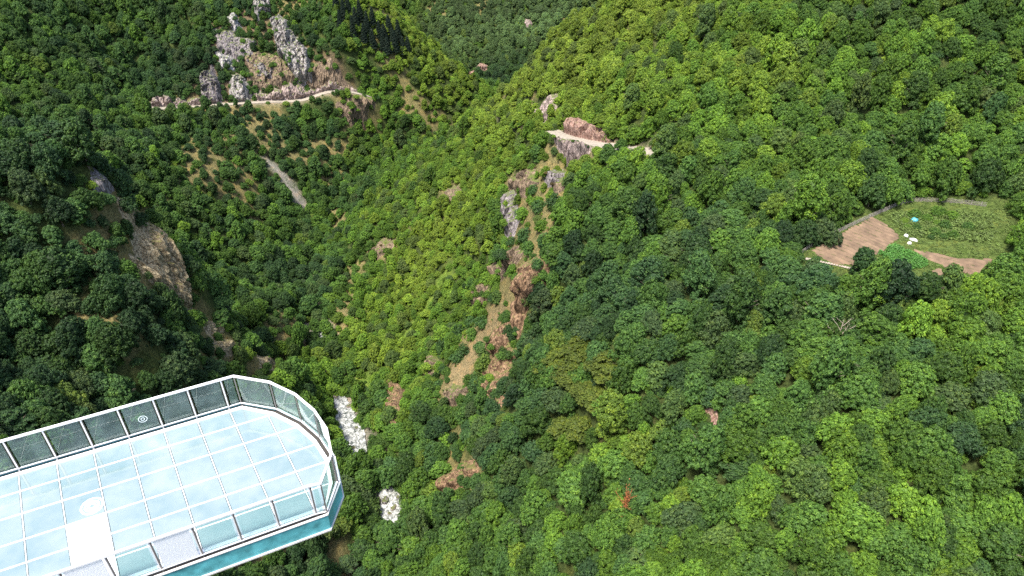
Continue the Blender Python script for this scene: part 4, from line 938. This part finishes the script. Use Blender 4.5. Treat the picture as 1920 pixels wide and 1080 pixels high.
b.build('brushwood', M_FENCE, fr)
# stone edging of the terrace: low dry wall as one thing
M_STONE = simple('field_stone', (.36, .31, .26), .9, noise=.3, nscale=3)
ed = smooth_line([(63.5, 131.6), (67, 129.5), (72.0, 127.4), (76.5, 126.2), (80.5, 126.8)], .55, 2)
b = MB()
for x, y in ed:
    s = random.uniform(.2, .36); z = gz(x, y)
    b.tube([(x-s, y, z+.1), (x-s*.4, y+.05, z+.2), (x+s*.4, y, z+.22), (x+s, y+.05, z+.08)], [s*.4, s*.9, s*.8, s*.3], 6)
tag(b.build('stone_edging', M_STONE, None), 'broken row of brown stones along the lower edge of the ploughed plot', 'stone row')
# blue tarpaulin and pale sacks
def heap(name, x, y, sx, sy, sz, mat, label, cat, group=None):
    bm = bmesh.new(); bmesh.ops.create_icosphere(bm, subdivisions=4, radius=1)
    for v in bm.verts:
        c = v.co.copy(); k = 1+.14*math.sin(c.x*5+x)*math.cos(c.y*4+y)+.06*math.sin(c.y*13+c.x*9)+.04*math.sin(c.x*23)
        v.co = (c.x*sx*k, c.y*sy*k, max(c.z, -.25)*sz*k)
    me = bpy.data.meshes.new(name); bm.to_mesh(me); bm.free(); me.materials.append(mat); me.polygons.foreach_set('use_smooth', np.ones(len(me.polygons), bool))
    o = bpy.data.objects.new(name, me); C.objects.link(o); o.location = (x, y, gz(x, y)+.2*sz); o.rotation_euler = (0, 0, x)
    return tag(o, label, cat, group)
(tx_, ty_), = PTS['tarp']
heap('tarpaulin', tx_, ty_, .95, .7, .8, simple('blue_plastic', (.05, .30, .36), .35, noise=.15), 'bright turquoise plastic tarpaulin over a heap in the garden weeds', 'tarpaulin')
M_SACK = simple('white_sack', (.55, .55, .52), .6, noise=.1)
for k, (x, y) in enumerate(PTS['sacks']):
    heap('sack', x, y, [.6, .9, .5][k], .45, .42, M_SACK, ['white sack lying uppermost of the three beside the ploughed plot', 'long white sack in the weeds, rightmost of the three', 'small white sack lying lowest of the three by the bean bed'][k], 'sack', 'white sacks in the garden')



# ---------------------------------------------------------------- glass viewing deck
DO = Vector((-12.543, 14.944, CZ-16.463)); YAW = .447
deck = empty('viewing_deck', DO, YAW)      # local x along the deck towards its tip, local -y across it
tag(deck, 'white framed glass viewing deck with rounded tip hanging over the gorge', 'viewing deck')
W = 5.07; S = .985; RH = 1.2
M_WHITE = simple('white_paint', (.78, .78, .78), .35, noise=.03, nscale=6)
M_STEEL = simple('steel_post', (.22, .205, .195), .4, metal=.3, noise=.1)
M_DARK = simple('dark_gap', (.05, .045, .04), .7)
M_TEAL = simple('teal_fascia', (.10, .37, .40), .35, noise=.45, nscale=2.5, rough_var=.15)
M_TRIM = simple('trim', (.62, .60, .58), .4, noise=.1)
def floor_glass():
    m, nt, N, L, out = new_mat('floor_glass')
    g = N('ShaderNodeNewGeometry'); n = N('ShaderNodeTexNoise'); n.inputs['Scale'].default_value = 1.0; n.inputs['Detail'].default_value = 9; n.inputs['Roughness'].default_value = .6
    L(g.outputs['Position'], n.inputs['Vector'])
    r = ramp(N, [(.3, (.155, .235, .245)), (.7, (.275, .33, .335))]); L(n.outputs[0], r.inputs[0])
    p = N('ShaderNodeBsdfPrincipled'); L(r.outputs[0], p.inputs['Base Color']); p.inputs['Roughness'].default_value = .04; p.inputs['IOR'].default_value = 2.5
    mr = N('ShaderNodeMapRange'); mr.inputs['To Min'].default_value = .02; mr.inputs['To Max'].default_value = .16; L(n.outputs[0], mr.inputs[0]); L(mr.outputs[0], p.inputs['Roughness'])
    L(p.outputs[0], out.inputs[0]); return m
M_FLOOR = floor_glass()
def pane_glass():
    m, nt, N, L, out = new_mat('rail_glass')
    t = N('ShaderNodeBsdfTransparent'); t.inputs[0].default_value = (.86, .955, .94, 1)
    gl = N('ShaderNodeBsdfGlossy'); gl.inputs['Roughness'].default_value = .03; gl.inputs['Color'].default_value = (.9, 1, 1, 1)
    d = N('ShaderNodeBsdfDiffuse'); g = N('ShaderNodeNewGeometry'); n = N('ShaderNodeTexNoise'); n.inputs['Scale'].default_value = 2; n.inputs['Detail'].default_value = 6
    d.inputs[0].default_value = (.62, .75, .73, 1)
    L(g.outputs['Position'], n.inputs['Vector'])
    lw = N('ShaderNodeLayerWeight'); lw.inputs[0].default_value = .5; pw = N('ShaderNodeMath', operation='POWER'); pw.inputs[1].default_value = 4; L(lw.outputs['Facing'], pw.inputs[0])
    fr = N('ShaderNodeMapRange'); fr.inputs['To Min'].default_value = .04; fr.inputs['To Max'].default_value = .8; L(pw.outputs[0], fr.inputs[0])
    a = N('ShaderNodeMixShader'); b = N('ShaderNodeMixShader'); L(fr.outputs[0], a.inputs[0]); L(t.outputs[0], a.inputs[1]); L(gl.outputs[0], a.inputs[2])
    mr = N('ShaderNodeMapRange'); mr.inputs['From Min'].default_value = .35; mr.inputs['From Max'].default_value = .7; mr.inputs['To Min'].default_value = .03; mr.inputs['To Max'].default_value = .09; L(n.outputs[0], mr.inputs[0])
    L(mr.outputs[0], b.inputs[0]); L(a.outputs[0], b.inputs[1]); L(d.outputs[0], b.inputs[2]); L(b.outputs[0], out.inputs[0]); return m
M_PANE = pane_glass()
def banner():
    m, nt, N, L, out = new_mat('white_film'); d = N('ShaderNodeBsdfDiffuse'); t = N('ShaderNodeBsdfTranslucent'); s = N('ShaderNodeMixShader'); s.inputs[0].default_value = .5
    d.inputs[0].default_value = (.93, .93, .93, 1); t.inputs[0].default_value = (.93, .93, .93, 1); L(d.outputs[0], s.inputs[1]); L(t.outputs[0], s.inputs[2]); L(s.outputs[0], out.inputs[0]); return m
M_BANNER = banner()
U0 = -29.0; UW = -1.02                       # root of the deck at the cliff; where the glass floor starts
tip = [(4.27, .0), (5.12, -.72), (5.70, -1.58), (6.05, -2.47), (6.20, -3.35), (6.10, -4.30), (5.74, -W)]
outline = [(U0, 0)]+tip+[(U0, -W)]
def x_right(y):                              # where the tip outline stands at a given y
    ys = [-p[1] for p in tip]; xs = [p[0] for p in tip]; return float(np.interp(-y, ys, xs))
# floor panes: rows along the deck, joints across it running from a far post to a near post
rowy = [0, -.76, -1.65, -2.62, -3.43, -4.28, -W]
SK = -.118                                    # the cross joints run slightly askew
colx = [-.06+S*k for k in range(-4, 8)]
clipper = [(-3.98, 0)]+tip+[(-3.98, -W)]
def clip(poly, cl):                           # convex clip, cl runs clockwise seen from above
    out = poly
    for i in range(len(cl)):
        a = Vector(cl[i]); c = Vector(cl[(i+1) % len(cl)]); e = c-a; n = Vector((e.y, -e.x)).normalized(); res = []
        for k in range(len(out)):
            p = Vector(out[k]); q = Vector(out[(k+1) % len(out)]); dp = (p-a).dot(n)-.075; dq = (q-a).dot(n)-.075
            if dp >= 0: res.append(tuple(p))
            if (dp >= 0) != (dq >= 0): res.append(tuple(p.lerp(q, dp/(dp-dq))))
        out = res
        if len(out) < 3: return []
    return out
def prism(b, poly, z0, z1):
    n = len(poly); b.add([(x, y, z0) for x, y in poly]+[(x, y, z1) for x, y in poly],
        [tuple(range(n))[::1], tuple(range(n, 2*n))[::-1]]+[(i, n+i, n+(i+1) % n, (i+1) % n) for i in range(n)])
g_ = .028
for r in range(6):
    ya, yb = rowy[r]-g_, rowy[r+1]+g_
    for c in range(len(colx)-1):
        if r >= 3 and -1.2 < colx[c] < -.3: continue
        q = clip([(colx[c]+SK*ya+g_, ya), (colx[c+1]+SK*ya-g_, ya), (colx[c+1]+SK*yb-g_, yb), (colx[c]+SK*yb+g_, yb)], clipper)
        if len(q) < 3: continue
        b = MB(); prism(b, q, -.035, 0); b.build('floor_pane', M_FLOOR, deck)
# white solid deck towards the cliff
b = MB(); b.box((U0, -W+.06, -.12), (-4.0, -.06, .03)); b.build('solid_floor', M_WHITE, deck)
b = MB(); prism(b, [(-1.04+SK*rowy[3], rowy[3]-.02), (-.06+SK*rowy[3], rowy[3]-.02), (-.06+SK*-W, -W+.08), (-1.04+SK*-W, -W+.08)], -.12, .025); b.build('solid_floor', M_WHITE, deck)
for y in rowy[1:-1]:
    b = MB(); q = clip([(-3.97, y+.020), (7, y+.020), (7, y-.020), (-3.97, y-.020)], clipper)
    prism(b, q, -.06, .016); b.build('long_floor_bar', M_WHITE, deck)
for x in colx:
    q = clip([(x-.012, 0), (x+.012, 0), (x+.012+SK*-W, -W), (x-.012+SK*-W, -W)], clipper)
    if len(q) < 3: continue
    b = MB(); prism(b, q, -.055, .010); b.build('cross_floor_bar', M_WHITE, deck)
# edge beam, kerb frame round the floor
def offset(pts, d):
    out = []
    for i, p in enumerate(pts):
        a = Vector(pts[max(i-1, 0)]); c = Vector(pts[min(i+1, len(pts)-1)]); t = (c-a).normalized(); out.append((p[0]-t.y*d, p[1]+t.x*d))
    return out
path = [(U0, 0)]+tip+[(U0, -W)]
def band(pts, d0, d1, z0, z1):
    A0 = offset(pts, d0); B0 = offset(pts, d1); b = MB()
    for i in range(len(pts)-1):
        v = [(*A0[i], z0), (*A0[i+1], z0), (*B0[i+1], z0), (*B0[i], z0), (*A0[i], z1), (*A0[i+1], z1), (*B0[i+1], z1), (*B0[i], z1)]
        b.add(v, [(0,3,2,1), (4,5,6,7), (0,1,5,4), (2,3,7,6)]+([(3,0,4,7)] if i == 0 else [])+([(1,2,6,5)] if i == len(pts)-2 else []))
    return b
band(path, -.07, .04, -.16, .03).build('edge_beam', M_WHITE, deck)
band(path, .045, .21, -.12, -.08).build('gutter', M_DARK, deck)
band(path, .215, .24, -.60, -.03).build('fascia', M_TEAL, deck)
band(path, .13, .28, -.66, -.605).build('lower_flange', M_TRIM, deck)
band(path, .20, .26, -.025, .005).build('upper_trim', M_TRIM, deck)
# underside beams back to the cliff
for y in (-.5, -2.5, -4.5):
    b = MB(); b.box((U0-3, y-.14, -.75), (min(x_right(y)-.3, 5.6), y+.14, -.14)); b.build('girder', M_TEAL, deck)
# railing: posts, handrail, base rail, panes
OD = .17
rail = offset(path, OD)
farx = [-.06+S*k for k in range(-3, 5)]; nearx = [.0]
posts = []
for k in range(-3, 5): posts.append(((-.06+S*k, 0), 'far'))
posts += [((4.28, 0), 'tip')]+[(p, 'tip') for p in tip[1:-1]]+[((5.74, -W), 'tip')]
for k in range(0, 5): posts.append(((5.47-S*k, -W), 'near'))
for k in range(5, 8): posts.append(((5.47-S*k, -W), 'near'))
chain = []
for (p, s) in posts:
    q = Vector(p)
    if s == 'far': o_ = (q.x, OD)
    elif s == 'near': o_ = (q.x, -W-.12)
    else:
        i = min(range(len(path)), key=lambda k: (Vector(path[k])-q).length); o_ = rail[i]
    chain.append((o_, s))
for (x, y), s in chain:
    b = MB(); wd = .026 if s != 'tip' else .032
    b.bar((x, y, -.62), (x, y, RH-.03), wd, .04, up=(1, 0, 0))
    b.build('post', M_STEEL if s != 'far' else M_WHITE, deck)
    if s == 'far':
        b = MB(); b.bar((x-.030, y, .05), (x-.030, y, RH-.05), .012, .03, up=(1, 0, 0)); b.build('pane_clip', M_DARK, deck)
        b = MB(); b.bar((x+.032, y, .05), (x+.032, y, RH-.05), .02, .03, up=(1, 0, 0)); b.build('pane_clip', M_DARK, deck)
    if s == 'near':
        b = MB(); b.bar((x-.032, y, .05), (x-.032, y, RH-.05), .016, .03, up=(1, 0, 0)); b.build('pane_clip', M_WHITE, deck)
tops = [(*o_, RH) for o_, s in chain]
tops = [(U0, OD, RH)]+tops+[(U0, -W-OD, RH)]
def bandpath(z0, z1, w):
    pts = [(p[0], p[1]) for p in tops]; return band(pts, -w/2, w/2, z0, z1)
hr = bandpath(RH-.025, RH+.03, .065).build('handrail', M_WHITE, deck); 
bandpath(.035, .065, .04).build('base_rail', M_WHITE, deck)
for i in range(len(chain)-1):
    (xa, ya), s = chain[i]; (xb, yb), s2 = chain[i+1]
    a = Vector((xa, ya, 0)); c = Vector((xb, yb, 0)); d = (c-a).normalized(); a2 = a+d*.09; c2 = c-d*.06
    white = (s == 'near' and s2 == 'near' and abs(xa-(5.47-3*S)) < .01)
    solid = s == 'near' and s2 == 'near' and -.6 < xb < .4
    b = MB(); n = Vector((-d.y, d.x, 0))*.006
    z0, z1 = .10, RH-.06
    b.add([a2-n+Vector((0,0,z0)), c2-n+Vector((0,0,z0)), c2+n+Vector((0,0,z0)), a2+n+Vector((0,0,z0)), a2-n+Vector((0,0,z1)), c2-n+Vector((0,0,z1)), c2+n+Vector((0,0,z1)), a2+n+Vector((0,0,z1))],
          [(0,3,2,1),(4,5,6,7),(0,1,5,4),(1,2,6,5),(2,3,7,6),(3,0,4,7)])
    b.build('white_panel' if (white or solid) else 'rail_pane', M_BANNER if (white or solid) else M_PANE, deck)
# round etched badges
M_ETCH = simple('etched_ring', (.80, .88, .88), .5, noise=.05)
def ring(name, cen, axis_y, rs, w, mat, lift):
    b = MB()
    for r in rs:
        for k in range(40):
            a0, a1 = 2*math.pi*k/40, 2*math.pi*(k+1)/40; q = []
            for a, rr in ((a0, r), (a1, r), (a1, r+w), (a0, r+w)):
                q.append((cen[0]+rr*math.cos(a), cen[1], cen[2]+rr*math.sin(a)) if axis_y else (cen[0]+rr*math.cos(a), cen[1]+rr*math.sin(a), cen[2]))
            q2 = [(x, y-(lift if axis_y else 0), z+(0 if axis_y else lift)) for x, y, z in q]
            b.add(q+q2, [(0,1,2,3), (7,6,5,4), (0,4,5,1), (2,6,7,3)])
    b.build(name, mat, deck)
for r_b in (.06, .15, .25): ring('floor_badge_ring', (-.1, -2.2, .0), False, (r_b,), .05, M_ETCH, .006)
ring('pane_badge_ring', (1.47, OD-.012, .55), True, (.11,), .02, M_ETCH, .003); ring('pane_badge_ring', (1.47, OD-.012, .55), True, (.04,), .02, M_ETCH, .003)
# concrete abutment on the cliff, where the deck is rooted
ab = empty('abutment', DO+Vector((math.cos(YAW)*-30.5, math.sin(YAW)*-30.5, 0)), YAW)
b = MB(); b.box((-3.5, -W-1.2, -9), (1.4, 1.2, -.15)); b.build('concrete_block', simple('concrete', (.42, .41, .38), .85, noise=.15, nscale=1.2, bump=.3), ab, bevel=.05)
b = MB(); b.box((-3.45, -W-1.1, -.145), (1.35, 1.1, -.02)); b.build('paving', M_TRIM, ab)
tag(ab, 'concrete abutment that anchors the glass deck to the cliff', 'abutment')
